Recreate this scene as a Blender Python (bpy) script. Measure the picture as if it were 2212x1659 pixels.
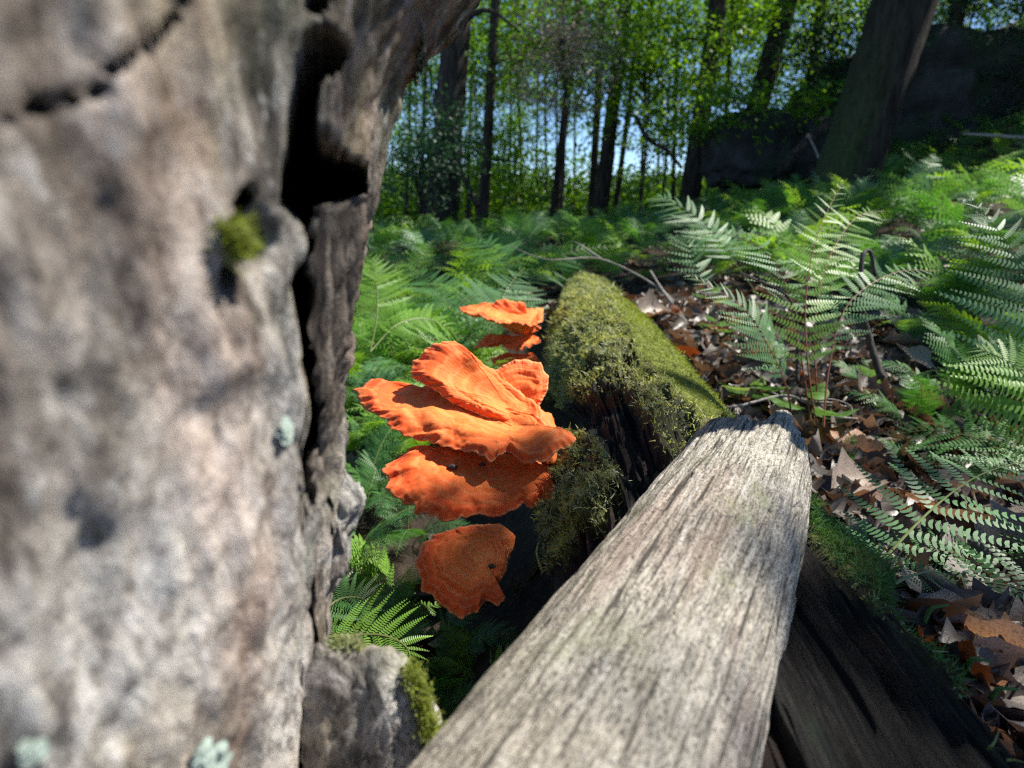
import bpy, math, random
import numpy as np
from mathutils import Vector, Matrix, Quaternion

random.seed(7)
rng = np.random.default_rng(7)
for o in list(bpy.data.objects):
    bpy.data.objects.remove(o)
SC = bpy.context.scene
COL = SC.collection

# ------------------------------------------------------------------ camera
PW, PH, FPX = 2212.0, 1659.0, 1217.0
CAMZ = 0.40
PITCH = math.radians(18.2)
CAM = np.array([0.0, 0.0, CAMZ])
FWD = np.array([0.0, math.cos(PITCH), -math.sin(PITCH)])
UPV = np.array([0.0, math.sin(PITCH), math.cos(PITCH)])
RGT = np.array([1.0, 0.0, 0.0])
cd = bpy.data.cameras.new('camera')
cd.sensor_width = 36.0
cd.lens = 36.0 * FPX / PW
cd.clip_start = 0.01
cd.clip_end = 2000.0
cd.dof.use_dof = True
cd.dof.focus_distance = 0.50
cd.dof.aperture_fstop = 6.4
co = bpy.data.objects.new('camera', cd)
COL.objects.link(co)
co.location = CAM
co.rotation_euler = (math.pi / 2 - PITCH, 0, 0)
SC.camera = co

# ------------------------------------------------------------------ light
SUN_AZ, SUN_EL = math.radians(74), math.radians(54)
SUN = np.array([math.cos(SUN_EL) * math.sin(SUN_AZ), math.cos(SUN_EL) * math.cos(SUN_AZ), math.sin(SUN_EL)])
w = bpy.data.worlds.new('World')
SC.world = w
w.use_nodes = True
nt = w.node_tree
nt.nodes.clear()
sky = nt.nodes.new('ShaderNodeTexSky')
sky.sky_type = 'NISHITA'
sky.sun_disc = False
sky.dust_density = 0.0
sky.altitude = 3500.0
sky.ozone_density = 5.0
sky.sun_elevation = SUN_EL
sky.sun_rotation = SUN_AZ
bg = nt.nodes.new('ShaderNodeBackground')
bg.inputs['Strength'].default_value = 0.115
wo = nt.nodes.new('ShaderNodeOutputWorld')
nt.links.new(sky.outputs[0], bg.inputs['Color'])
nt.links.new(bg.outputs[0], wo.inputs['Surface'])
sl = bpy.data.lights.new('sun', 'SUN')
sl.energy = 5.0
sl.angle = math.radians(0.55)
sl.color = (1.0, 0.95, 0.86)
so = bpy.data.objects.new('sun', sl)
COL.objects.link(so)
so.rotation_mode = 'QUATERNION'
so.rotation_quaternion = Vector(SUN).to_track_quat('Z', 'Y')
so.location = (4, -2, 6)
SC.view_settings.view_transform = 'Standard'
SC.view_settings.look = 'None'
SC.view_settings.gamma = 1.0
SC.view_settings.exposure = 0.92
SC.view_settings.use_curve_mapping = False
SC.cycles.use_denoising = False
SC.cycles.pixel_filter_type = 'BLACKMAN_HARRIS'
SC.cycles.filter_width = 1.15
SC.cycles.max_bounces = 6
SC.cycles.diffuse_bounces = 3
SC.cycles.transmission_bounces = 4
SC.cycles.sample_clamp_indirect = 6.0


# ------------------------------------------------------------------ helpers: view geometry
def P(px, py, d):
    """the world point d metres deep into the view, seen at that pixel of the photograph"""
    return CAM + d * (FWD + RGT * ((px - PW / 2) / FPX) - UPV * ((py - PH / 2) / FPX))


def proj(V):
    q = np.asarray(V, float) - CAM
    z = q @ FWD
    zz = np.where(np.abs(z) < 1e-4, 1e-4, z)
    return PW / 2 + FPX * (q @ RGT) / zz, PH / 2 - FPX * (q @ UPV) / zz, z


# ------------------------------------------------------------------ helpers: noise
_perm = np.random.default_rng(3).permutation(256)
_perm = np.concatenate([_perm, _perm, _perm])
_grad = np.random.default_rng(4).normal(size=(256, 3))
_grad /= np.linalg.norm(_grad, axis=1)[:, None]


def pn(p):
    p = np.asarray(p, float)
    i = np.floor(p).astype(np.int64)
    f = p - i
    i &= 255
    u = f * f * f * (f * (f * 6 - 15) + 10)
    out = np.zeros(len(p))
    for dx in (0, 1):
        for dy in (0, 1):
            for dz in (0, 1):
                h = _perm[_perm[_perm[i[:, 0] + dx] + i[:, 1] + dy] + i[:, 2] + dz]
                g = _grad[h]
                d = g[:, 0] * (f[:, 0] - dx) + g[:, 1] * (f[:, 1] - dy) + g[:, 2] * (f[:, 2] - dz)
                wgt = (u[:, 0] if dx else 1 - u[:, 0]) * (u[:, 1] if dy else 1 - u[:, 1]) * (u[:, 2] if dz else 1 - u[:, 2])
                out += wgt * d
    return out * 1.6


def fbm(p, o=4, lac=2.1, gain=0.5):
    p = np.asarray(p, float)
    a, s, out = 1.0, 1.0, 0.0
    for k in range(o):
        out = out + a * pn(p * s + 17.3 * k)
        a *= gain
        s *= lac
    return out


def sstep(a, b, x):
    t = np.clip((x - a) / (b - a), 0, 1)
    return t * t * (3 - 2 * t)


def sdf(poly, x, y):
    """signed distance to a polygon, positive inside"""
    poly = np.asarray(poly, float)
    x = np.asarray(x, float)
    y = np.asarray(y, float)
    d2 = np.full(x.shape, 1e18)
    ins = np.zeros(x.shape, bool)
    n = len(poly)
    for k in range(n):
        x0, y0 = poly[k]
        x1, y1 = poly[(k + 1) % n]
        ex, ey = x1 - x0, y1 - y0
        t = np.clip(((x - x0) * ex + (y - y0) * ey) / (ex * ex + ey * ey + 1e-9), 0, 1)
        d2 = np.minimum(d2, (x - x0 - t * ex) ** 2 + (y - y0 - t * ey) ** 2)
        c = ((y0 > y) != (y1 > y)) & (x < ex * (y - y0) / (ey if abs(ey) > 1e-9 else 1e-9) + x0)
        ins ^= c
    return np.where(ins, 1, -1) * np.sqrt(d2)


# ------------------------------------------------------------------ helpers: objects
def mkmesh(name, V, Fs, mats, smooth=True, attrs=None, midx=None):
    me = bpy.data.meshes.new(name)
    V = np.asarray(V, np.float32)
    if not isinstance(Fs, (list, tuple)):
        Fs = [Fs]
    Fs = [np.asarray(f, np.int32) for f in Fs if len(f)]
    me.vertices.add(len(V))
    me.vertices.foreach_set('co', V.ravel())
    loops = np.concatenate([f.ravel() for f in Fs])
    tot = np.concatenate([np.full(len(f), f.shape[1], np.int32) for f in Fs])
    st = np.concatenate([[0], np.cumsum(tot)[:-1]]).astype(np.int32)
    me.loops.add(len(loops))
    me.loops.foreach_set('vertex_index', loops)
    me.polygons.add(len(tot))
    me.polygons.foreach_set('loop_start', st)
    me.polygons.foreach_set('loop_total', tot)
    if not isinstance(mats, (list, tuple)):
        mats = [mats]
    for m in mats:
        me.materials.append(m)
    if midx is not None:
        me.polygons.foreach_set('material_index', np.asarray(midx, np.int32))
    me.update(calc_edges=True)
    me.polygons.foreach_set('use_smooth', np.full(len(tot), bool(smooth)))
    for k, a in (attrs or {}).items():
        a = np.asarray(a, np.float32)
        dom = 'POINT' if len(a) == len(V) else 'FACE'
        at = me.attributes.new(k, 'FLOAT', dom)
        at.data.foreach_set('value', a)
    return me


def link(name, me, parent=None, mat=None):
    o = bpy.data.objects.new(name, me)
    COL.objects.link(o)
    if parent is not None:
        o.parent = parent
    if mat is not None:
        o.matrix_local = mat
    return o


def ob(name, V, Fs, mats, parent=None, smooth=True, attrs=None, midx=None):
    V = np.asarray(V, float)
    if parent is not None:                       # parents are unscaled empties: store in their frame
        inv = np.array(parent.matrix_world.inverted())
        V = V @ inv[:3, :3].T + inv[:3, 3]
    return link(name, mkmesh(name, V, Fs, mats, smooth, attrs, midx), parent)


def tag(o, label=None, cat=None, group=None, kind=None):
    if label:
        o['label'] = label
    if cat:
        o['category'] = cat
    if group:
        o['group'] = group
    if kind:
        o['kind'] = kind
    return o


def thing(name, label, cat, loc=(0, 0, 0), group=None, rot=None):
    o = bpy.data.objects.new(name, None)
    COL.objects.link(o)
    o.empty_display_size = 0.05
    o.location = Vector(loc)
    if rot is not None:
        o.rotation_mode = 'QUATERNION'
        o.rotation_quaternion = rot
    tag(o, label, cat, group)
    o.matrix_world = Matrix.LocRotScale(Vector(loc), rot, None)
    return o


def gridfaces(nr, nc, wrap=False, off=0):
    r = np.arange(nr - 1)
    c = np.arange(nc if wrap else nc - 1)
    R, C = np.meshgrid(r, c, indexing='ij')
    C2 = (C + 1) % nc
    return np.stack([R * nc + C, R * nc + C2, (R + 1) * nc + C2, (R + 1) * nc + C], -1).reshape(-1, 4) + off


def spline(pts, n):
    """Catmull-Rom through the points, n samples"""
    p = np.asarray(pts, float)
    if len(p) == 2:
        t = np.linspace(0, 1, n)[:, None]
        return p[0] * (1 - t) + p[1] * t
    q = np.vstack([2 * p[0] - p[1], p, 2 * p[-1] - p[-2]])
    t = np.linspace(0, len(p) - 1 - 1e-6, n)
    k = np.floor(t).astype(int)
    f = (t - k)[:, None]
    a, b, c, d = q[k], q[k + 1], q[k + 2], q[k + 3]
    return 0.5 * (2 * b + (c - a) * f + (2 * a - 5 * b + 4 * c - d) * f ** 2 + (3 * b - a - 3 * c + d) * f ** 3)


def unit(v):
    v = np.asarray(v, float)
    return v / (np.linalg.norm(v, axis=-1, keepdims=True) + 1e-12)


def frames(C):
    T = unit(np.gradient(C, axis=0))
    ref = np.array([0.0, 0.0, 1.0]) if abs(T[:, 2]).mean() < 0.85 else np.array([0.0, 1.0, 0.0])
    A = unit(np.cross(T, ref))
    B = np.cross(A, T)
    return T, A, B


def tube(pts, radii, n=16, sides=6, rough=0.0, close=True, resample=True):
    C = spline(pts, n) if resample else np.asarray(pts, float)
    n = len(C)
    r = np.interp(np.linspace(0, 1, n), np.linspace(0, 1, len(radii)), radii)
    T, A, B = frames(C)
    th = np.linspace(0, 2 * np.pi, sides, endpoint=False)
    V = C[:, None] + r[:, None, None] * (np.cos(th)[None, :, None] * A[:, None] + np.sin(th)[None, :, None] * B[:, None])
    if rough:
        k = 1 + rough * fbm(V.reshape(-1, 3) / (r.max() * 1.6) + 5.0, 3).reshape(n, sides)
        V = C[:, None] + (V - C[:, None]) * k[..., None]
    V = V.reshape(-1, 3)
    F = [gridfaces(n, sides, True)]
    if close:
        V = np.vstack([V, C[0], C[-1]])
        i = np.arange(sides)
        F.append(np.stack([i, np.full(sides, n * sides), (i + 1) % sides], -1)[:, [0, 1, 2]])
        F.append(np.stack([i + (n - 1) * sides, (i + 1) % sides + (n - 1) * sides, np.full(sides, n * sides + 1)], -1))
    return V, F


def merge(parts):
    """join (V, [F...]) pairs; returns V, list of face arrays by size"""
    off, VV, FF = 0, [], {}
    for V, Fs in parts:
        VV.append(V)
        for f in (Fs if isinstance(Fs, (list, tuple)) else [Fs]):
            FF.setdefault(f.shape[1], []).append(f + off)
        off += len(V)
    return np.vstack(VV), [np.concatenate(v) for v in FF.values()]


# ------------------------------------------------------------------ helpers: materials
class N:
    def __init__(s, name):
        s.m = bpy.data.materials.new(name)
        s.m.use_nodes = True
        s.t = s.m.node_tree
        s.t.nodes.clear()
        s.out = s.t.nodes.new('ShaderNodeOutputMaterial')

    def n(s, kind, **kw):
        x = s.t.nodes.new('ShaderNode' + kind)
        for k, v in kw.items():
            setattr(x, k, v)
        return x

    def l(s, a, b):
        s.t.links.new(a, b)

    def coord(s, scale=(1, 1, 1), rot=(0, 0, 0)):
        tc = s.n('TexCoord')
        mp = s.n('Mapping')
        mp.inputs['Scale'].default_value = scale
        mp.inputs['Rotation'].default_value = rot
        s.l(tc.outputs['Object'], mp.inputs['Vector'])
        return mp.outputs[0]

    def noise(s, vec, scale, detail=6, rough=0.6, dist=0.0):
        x = s.n('TexNoise')
        x.inputs['Scale'].default_value = scale
        x.inputs['Detail'].default_value = detail
        x.inputs['Roughness'].default_value = rough
        x.inputs['Distortion'].default_value = dist
        s.l(vec, x.inputs['Vector'])
        return x.outputs['Fac']

    def voro(s, vec, scale, feature='F1'):
        x = s.n('TexVoronoi', feature=feature)
        x.inputs['Scale'].default_value = scale
        s.l(vec, x.inputs['Vector'])
        return x.outputs[0]

    def ramp(s, fac, stops, interp='LINEAR'):
        x = s.n('ValToRGB')
        x.color_ramp.interpolation = interp
        e = x.color_ramp.elements
        while len(e) < len(stops):
            e.new(0.5)
        for k, (p, c) in enumerate(stops):
            e[k].position = p
            e[k].color = (c, c, c, 1) if isinstance(c, (int, float)) else (*c, 1)
        s.l(fac, x.inputs[0])
        return x.outputs[0]

    def mix(s, fac, a, b, mode='MIX'):
        x = s.n('Mix', data_type='RGBA', blend_type=mode)
        for sock, v in ((x.inputs[0], fac), (x.inputs[6], a), (x.inputs[7], b)):
            if isinstance(v, (int, float)):
                sock.default_value = v if sock.type == 'VALUE' else (v, v, v, 1)
            elif isinstance(v, tuple):
                sock.default_value = (*v, 1)
            else:
                s.l(v, sock)
        return x.outputs[2]

    def math(s, op, a, b=0.0):
        x = s.n('Math', operation=op)
        for sock, v in ((x.inputs[0], a), (x.inputs[1], b)):
            if isinstance(v, (int, float)):
                sock.default_value = v
            else:
                s.l(v, sock)
        return x.outputs[0]

    def attr(s, name):
        x = s.n('Attribute', attribute_name=name)
        return x.outputs['Fac']

    def rand(s):
        return s.n('ObjectInfo').outputs['Random']

    def bump(s, h, strength=0.5, dist=0.002, prev=None):
        x = s.n('Bump')
        x.inputs['Strength'].default_value = strength
        x.inputs['Distance'].default_value = dist
        s.l(h, x.inputs['Height'])
        if prev is not None:
            s.l(prev, x.inputs['Normal'])
        return x.outputs[0]

    def bsdf(s, col, rough=0.8, spec=0.3, normal=None, **kw):
        x = s.n('BsdfPrincipled')
        if isinstance(col, tuple):
            x.inputs['Base Color'].default_value = (*col, 1)
        else:
            s.l(col, x.inputs['Base Color'])
        if isinstance(rough, (int, float)):
            x.inputs['Roughness'].default_value = rough
        else:
            s.l(rough, x.inputs['Roughness'])
        x.inputs['Specular IOR Level'].default_value = spec
        if normal is not None:
            s.l(normal, x.inputs['Normal'])
        for k, v in kw.items():
            x.inputs[k.replace('_', ' ')].default_value = v
        return x.outputs[0]

    def done(s, sh):
        s.l(sh, s.out.inputs['Surface'])
        return s.m


def leaf_mat(name, c_lo, c_hi, trans=0.4, rough=0.45, spec=0.4, tcol=None, tint='attr', yellow=None, nsc=None, third=None):
    a = N(name)
    f = a.attr('tint') if tint == 'attr' else a.rand()
    col = a.mix(f, c_lo, c_hi)
    v = a.noise(a.coord(), nsc or (14 if tint != 'attr' else 3.0), 3)
    col = a.mix(a.ramp(v, [(0.35, 0.0), (0.7, 0.6)]), col, tuple(min(1, 1.6 * x) for x in c_hi))
    if third is not None:
        col = a.mix(a.ramp(a.noise(a.coord(), 23.0, 3, 0.6, 0.5), [(0.47, 0.0), (0.58, 0.85)]), col, third)
    if yellow is not None:
        col = a.mix(a.ramp(f, [(0.86, 0.0), (0.95, 0.9)]), col, yellow)
    pb = a.bsdf(col, rough, spec)
    tr = a.n('BsdfTranslucent')
    tc = a.mix(1.0, col, tcol or (1.6, 1.5, 0.5), 'MULTIPLY')
    a.l(tc, tr.inputs['Color'])
    ms = a.n('MixShader')
    ms.inputs[0].default_value = trans
    a.l(pb, ms.inputs[1])
    a.l(tr.outputs[0], ms.inputs[2])
    return a.done(ms.outputs[0])


def wood_mat(name, zs, cols, dark, rough=0.85, spec=0.25, scale=60, bump=0.8, dist=0.0015, patch=9, extra=None, speck=0.42, zf=0.25):
    """weathered wood: grain drawn out along local z"""
    a = N(name)
    v = a.coord((1, 1, zs))
    vi = a.coord()
    g1 = a.noise(v, scale, 8, 0.65, 0.3)
    g2 = a.noise(v, scale * 3.2, 6, 0.7)
    pt = a.noise(vi, patch, 5, 0.6, 0.6)
    col = a.ramp(pt, [(0.28, cols[0]), (0.45, cols[1]), (0.58, cols[2]), (0.74, cols[3])])
    fine = a.noise(a.coord((1, 1, max(zs, zf))), scale * 2.2, 5, 0.75)
    col = a.mix(a.ramp(fine, [(0.35, 0.0), (0.72, 0.75)]), col, tuple(min(0.85, 1.9 * c) for c in cols[2]))
    col = a.mix(a.ramp(g1, [(0.30, 0.92), (speck, 0.0)]), col, dark)
    col = a.mix(a.ramp(g2, [(0.30, 0.9), (speck + 0.02, 0.0)]), col, dark)
    if extra:
        col = extra(a, col, v, vi)
    h = a.math('ADD', g1, a.math('MULTIPLY', g2, 0.6))
    nb = a.bump(h, bump, dist)
    return a.done(a.bsdf(col, rough, spec, nb))


# ------------------------------------------------------------------ ground height
def softp(x, k):
    return np.logaddexp(0, x * k) / k


def gz(x, y):
    x = np.asarray(x, float)
    y = np.asarray(y, float)
    z = 0.165 * softp(x - 0.75, 3.0)
    z = z - 0.13 * sstep(0.18, -0.12, x - 0.06 * y) * sstep(4.0, 1.2, y)
    z = z - 0.13 * softp(y - 8.0, 1.2) * sstep(6.0, 1.0, x - 0.25 * y)
    z = z + 0.22 * softp(x - 3.8, 2.0) * sstep(3.0, 6.5, y)
    p = np.stack([x, y, np.zeros_like(x)], -1).reshape(-1, 3)
    n = 0.05 * fbm(p * 1.3, 3) + 0.012 * fbm(p * 7.0 + 3, 2)
    r = np.hypot(x, y)
    return z * sstep(160, 40, r) + n.reshape(x.shape)


def onground(px, py, lo=0.2, hi=14.0):
    d = np.linspace(lo, hi, 1500)
    pts = P(px, py, 1.0)[None] - CAM
    q = CAM + d[:, None] * pts
    below = q[:, 2] < gz(q[:, 0], q[:, 1])
    k = int(np.argmax(below)) if below.any() else len(d) - 1
    return q[k]


# ------------------------------------------------------------------ materials


def trunk_mat():
    a = N('weathered_snag_wood')
    vi = a.coord()
    v = a.coord((1, 1, 0.40), (0.0, 0.30, 0.0))
    pt = a.noise(v, 19, 7, 0.66, 0.7)
    col = a.ramp(pt, [(0.30, (0.035, 0.031, 0.027)), (0.40, (0.14, 0.124, 0.106)), (0.47, (0.30, 0.275, 0.245)), (0.54, (0.50, 0.475, 0.44)), (0.66, (0.72, 0.71, 0.69))])
    pk = a.noise(v, 12, 4, 0.6, 0.5)
    col = a.mix(a.ramp(pk, [(0.47, 0.0), (0.62, 0.65)]), col, a.ramp(pt, [(0.34, (0.12, 0.07, 0.05)), (0.6, (0.46, 0.30, 0.225))]))
    tn = a.noise(a.coord((1, 1, 0.6)), 17, 4, 0.6)
    col = a.mix(a.ramp(tn, [(0.55, 0.0), (0.66, 0.6)]), col, (0.46, 0.36, 0.21))
    gr = a.noise(vi, 9, 4, 0.55)
    col = a.mix(a.ramp(gr, [(0.48, 0.0), (0.61, 0.75)]), col, a.ramp(pt, [(0.34, (0.05, 0.056, 0.035)), (0.62, (0.31, 0.325, 0.235))]))
    wh = a.noise(v, 7.5, 5, 0.6, 0.4)
    col = a.mix(a.ramp(wh, [(0.53, 0.0), (0.66, 0.7)]), col, a.ramp(pt, [(0.30, (0.24, 0.23, 0.22)), (0.6, (0.66, 0.66, 0.66))]))
    f = a.noise(v, 75, 8, 0.7, 0.4)
    col = a.mix(a.ramp(f, [(0.35, 0.8), (0.46, 0.0)]), col, (0.035, 0.03, 0.026))
    f2 = a.noise(a.coord((1, 1, 0.5)), 210, 5, 0.7)
    col = a.mix(a.ramp(f2, [(0.38, 0.7), (0.48, 0.0)]), col, (0.05, 0.043, 0.037))
    col = a.mix(a.ramp(f2, [(0.56, 0.0), (0.68, 0.5)]), col, (0.68, 0.67, 0.65))
    wm = a.noise(v, 11, 5, 0.6, 0.5)
    col = a.mix(a.math('MULTIPLY', a.attr('warm'), a.ramp(wm, [(0.44, 0.0), (0.60, 0.55)])), col, a.ramp(pt, [(0.34, (0.10, 0.06, 0.045)), (0.47, (0.33, 0.215, 0.165)), (0.62, (0.60, 0.47, 0.385))]))
    # near-black inside the split, pits and fissures, and bare dark sapwood beside the split
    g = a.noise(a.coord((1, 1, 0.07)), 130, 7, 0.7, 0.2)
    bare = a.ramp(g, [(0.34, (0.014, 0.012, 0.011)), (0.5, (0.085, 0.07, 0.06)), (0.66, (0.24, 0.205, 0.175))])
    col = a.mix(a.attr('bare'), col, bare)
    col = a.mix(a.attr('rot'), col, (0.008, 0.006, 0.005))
    h = a.math('ADD', a.math('MULTIPLY', pt, 0.8), a.math('ADD', f, a.math('MULTIPLY', f2, 0.4)))
    return a.done(a.bsdf(col, 0.85, 0.2, a.bump(h, 1.0, 0.006)))


M_trunk = trunk_mat()


def _green(a, col, v, vi):
    m = a.noise(vi, 22, 5, 0.65)
    col = a.mix(a.ramp(m, [(0.55, 0.0), (0.68, 0.5)]), col, (0.22, 0.23, 0.12))
    pk = a.noise(a.coord((1, 1, 0.2)), 18, 4, 0.6)
    col = a.mix(a.ramp(pk, [(0.55, 0.0), (0.7, 0.5)]), col, (0.36, 0.25, 0.21))
    fib = a.noise(a.coord((1, 1, 0.025)), 330, 5, 0.6, 0.1)
    col = a.mix(a.ramp(fib, [(0.36, 0.9), (0.45, 0.0)]), col, (0.03, 0.026, 0.022))
    col = a.mix(a.ramp(fib, [(0.56, 0.0), (0.68, 0.5)]), col, (0.60, 0.585, 0.55))
    spk = a.noise(a.coord((1, 1, 0.5)), 900, 3, 0.8)
    return a.mix(a.ramp(spk, [(0.40, 0.95), (0.46, 0.0)]), col, (0.025, 0.022, 0.018))


M_grey = wood_mat('bleached_log_wood', 0.13, [(0.13, 0.112, 0.088), (0.25, 0.222, 0.18), (0.39, 0.358, 0.305), (0.57, 0.54, 0.49)], (0.020, 0.017, 0.014), scale=360, bump=1.0, dist=0.0014, patch=13, extra=_green, speck=0.49, zf=0.3)


def _raw(a, col, v, vi):
    return col


M_break = wood_mat('freshly_split_wood', 0.08, [(0.30, 0.24, 0.18), (0.45, 0.38, 0.30), (0.55, 0.48, 0.39), (0.62, 0.56, 0.48)], (0.10, 0.075, 0.05), scale=120, bump=0.7, extra=_raw)


def log_mat():
    a = N('rotting_log_wood')
    v = a.coord((1, 1, 0.10))
    vi = a.coord()
    g1 = a.noise(v, 210, 9, 0.74, 0.3)
    g2 = a.noise(v, 480, 5, 0.7)
    col = a.ramp(a.math('ADD', a.math('MULTIPLY', g1, 0.65), a.math('MULTIPLY', g2, 0.35)), [(0.38, (0.003, 0.0028, 0.003)), (0.49, (0.009, 0.0078, 0.008)), (0.60, (0.015, 0.013, 0.0135)), (0.71, (0.065, 0.057, 0.057))])
    rd = a.noise(vi, 16, 4, 0.6)
    col = a.mix(a.ramp(rd, [(0.52, 0.0), (0.66, 0.6)]), col, (0.055, 0.025, 0.018))
    gn = a.noise(a.coord((1, 1, 0.25)), 30, 6, 0.7)
    col = a.mix(a.ramp(gn, [(0.56, 0.0), (0.68, 0.75)]), col, (0.022, 0.040, 0.026))
    lc = a.attr('lichen')
    col = a.mix(a.math('MULTIPLY', lc, a.ramp(a.noise(vi, 90, 4, 0.7), [(0.40, 0.0), (0.55, 1.0)])), col, (0.13, 0.17, 0.13))
    mo = a.attr('moss')
    mn = a.noise(vi, 80, 6, 0.7)
    mc = a.ramp(mn, [(0.34, (0.03, 0.03, 0.012)), (0.5, (0.15, 0.155, 0.05)), (0.66, (0.32, 0.325, 0.12))])
    br = a.attr('bright')
    mb = a.ramp(mn, [(0.32, (0.04, 0.045, 0.014)), (0.48, (0.15, 0.18, 0.03)), (0.68, (0.27, 0.30, 0.07))])
    mc = a.mix(br, mc, mb)
    col = a.mix(mo, col, mc)
    h = a.math('ADD', g1, a.math('ADD', a.math('MULTIPLY', g2, 0.8), a.math('MULTIPLY', mn, 0.5)))
    ro = a.math('ADD', 0.55, a.math('MULTIPLY', mo, 0.4))
    return a.done(a.bsdf(col, ro, 0.22, a.bump(h, 1.0, 0.006)))


M_log = log_mat()


def fungus_mat():
    a = N('bracket_fungus_flesh')
    vi = a.coord()
    r = a.attr('ring')
    wob = a.noise(vi, 34, 4, 0.6)
    rr = a.math('ADD', r, a.math('MULTIPLY', a.math('SUBTRACT', wob, 0.5), 0.16))
    b1 = a.math('ADD', 0.5, a.math('MULTIPLY', a.math('SINE', a.math('MULTIPLY', rr, 17.0)), 0.5))
    b2 = a.math('ADD', 0.5, a.math('MULTIPLY', a.math('SINE', a.math('ADD', 1.3, a.math('MULTIPLY', rr, 43.0))), 0.5))
    base = a.ramp(rr, [(0.0, (0.90, 0.25, 0.06)), (0.45, (0.89, 0.205, 0.042)), (0.72, (0.87, 0.155, 0.032)), (0.90, (0.82, 0.10, 0.025)), (1.0, (0.83, 0.14, 0.04))])
    col = a.mix(a.ramp(b1, [(0.2, 0.35), (0.6, 0.0)]), base, (0.80, 0.15, 0.04))
    col = a.mix(a.ramp(b2, [(0.65, 0.0), (0.95, 0.30)]), col, (0.92, 0.38, 0.13))
    big = a.noise(vi, 16, 3, 0.5)
    col = a.mix(a.ramp(big, [(0.5, 0.0), (0.68, 0.4)]), col, (0.91, 0.35, 0.11))
    col = a.mix(a.ramp(r, [(0.972, 0.0), (1.0, 0.35)]), col, (0.90, 0.50, 0.25))
    ridge = a.attr('ridge')
    col = a.mix(a.ramp(ridge, [(0.22, 0.30), (0.40, 0.0)]), col, (0.66, 0.09, 0.025))
    n = a.noise(vi, 150, 6, 0.7)
    col = a.mix(a.ramp(n, [(0.30, 0.15), (0.44, 0.0)]), col, (0.66, 0.11, 0.03))
    sp = a.noise(vi, 60, 3, 0.6)
    col = a.mix(a.ramp(sp, [(0.25, 0.5), (0.30, 0.0)]), col, (0.45, 0.07, 0.02))
    un = a.attr('under')
    pore = a.voro(vi, 900)
    uc = a.mix(a.ramp(pore, [(0.1, 0.4), (0.5, 0.0)]), (0.86, 0.22, 0.04), (0.70, 0.11, 0.02))
    col = a.mix(un, col, uc)
    fine = a.noise(vi, 420, 4, 0.7)
    h = a.math('ADD', n, a.math('ADD', a.math('MULTIPLY', fine, 0.4), a.math('MULTIPLY', b2, 0.25)))
    x = a.bsdf(col, 0.7, 0.22, a.bump(h, 0.35, 0.0014), Subsurface_Weight=0.25, Subsurface_Scale=0.006)
    return a.done(x)


M_fung = fungus_mat()
for nd in M_fung.node_tree.nodes:
    if nd.type == 'BSDF_PRINCIPLED':
        nd.inputs['Subsurface Radius'].default_value = (1.0, 0.35, 0.1)


def soil_mat():
    a = N('forest_soil')
    vi = a.coord()
    n = a.noise(vi, 9, 8, 0.7)
    f = a.noise(vi, 60, 6, 0.7)
    col = a.ramp(n, [(0.3, (0.012, 0.009, 0.007)), (0.5, (0.032, 0.024, 0.018)), (0.7, (0.065, 0.047, 0.034))])
    col = a.mix(a.ramp(f, [(0.5, 0.0), (0.75, 0.7)]), col, (0.10, 0.07, 0.05))
    return a.done(a.bsdf(col, 0.9, 0.2, a.bump(f, 0.8, 0.01)))


M_soil = soil_mat()


def dead_mat(name, lo, hi, or_amt, tint):
    a = N(name)
    f = a.attr('tint') if tint == 'attr' else a.rand()
    col = a.mix(f, lo, hi)
    o = a.math('FRACT', a.math('MULTIPLY', f, 7.31))
    col = a.mix(a.ramp(o, [(1 - or_amt, 0.0), (1 - or_amt + 0.02, 1.0)]), col, (0.24, 0.085, 0.028))
    vi = a.coord()
    n = a.noise(vi, 45, 6, 0.7)
    col = a.mix(a.ramp(n, [(0.35, 0.6), (0.52, 0.0)]), col, (0.05, 0.034, 0.024))
    p = a.bsdf(col, 0.42, 0.5, a.bump(n, 0.5, 0.002))
    tr = a.n('BsdfTranslucent')
    a.l(a.mix(1.0, col, (1.5, 0.9, 0.5), 'MULTIPLY'), tr.inputs['Color'])
    ms = a.n('MixShader')
    ms.inputs[0].default_value = 0.18
    a.l(p, ms.inputs[1])
    a.l(tr.outputs[0], ms.inputs[2])
    return a.done(ms.outputs[0])


M_dead = dead_mat('dead_leaf', (0.075, 0.062, 0.053), (0.29, 0.25, 0.215), 0.03, 'rand')
M_deads = dead_mat('leaf_litter', (0.04, 0.033, 0.028), (0.20, 0.17, 0.148), 0.04, 'attr')
M_orange = dead_mat('russet_leaf', (0.26, 0.085, 0.025), (0.32, 0.12, 0.035), 0.0, 'rand')
M_pale = dead_mat('bleached_leaf', (0.34, 0.27, 0.22), (0.48, 0.40, 0.34), 0.0, 'rand')

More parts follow.
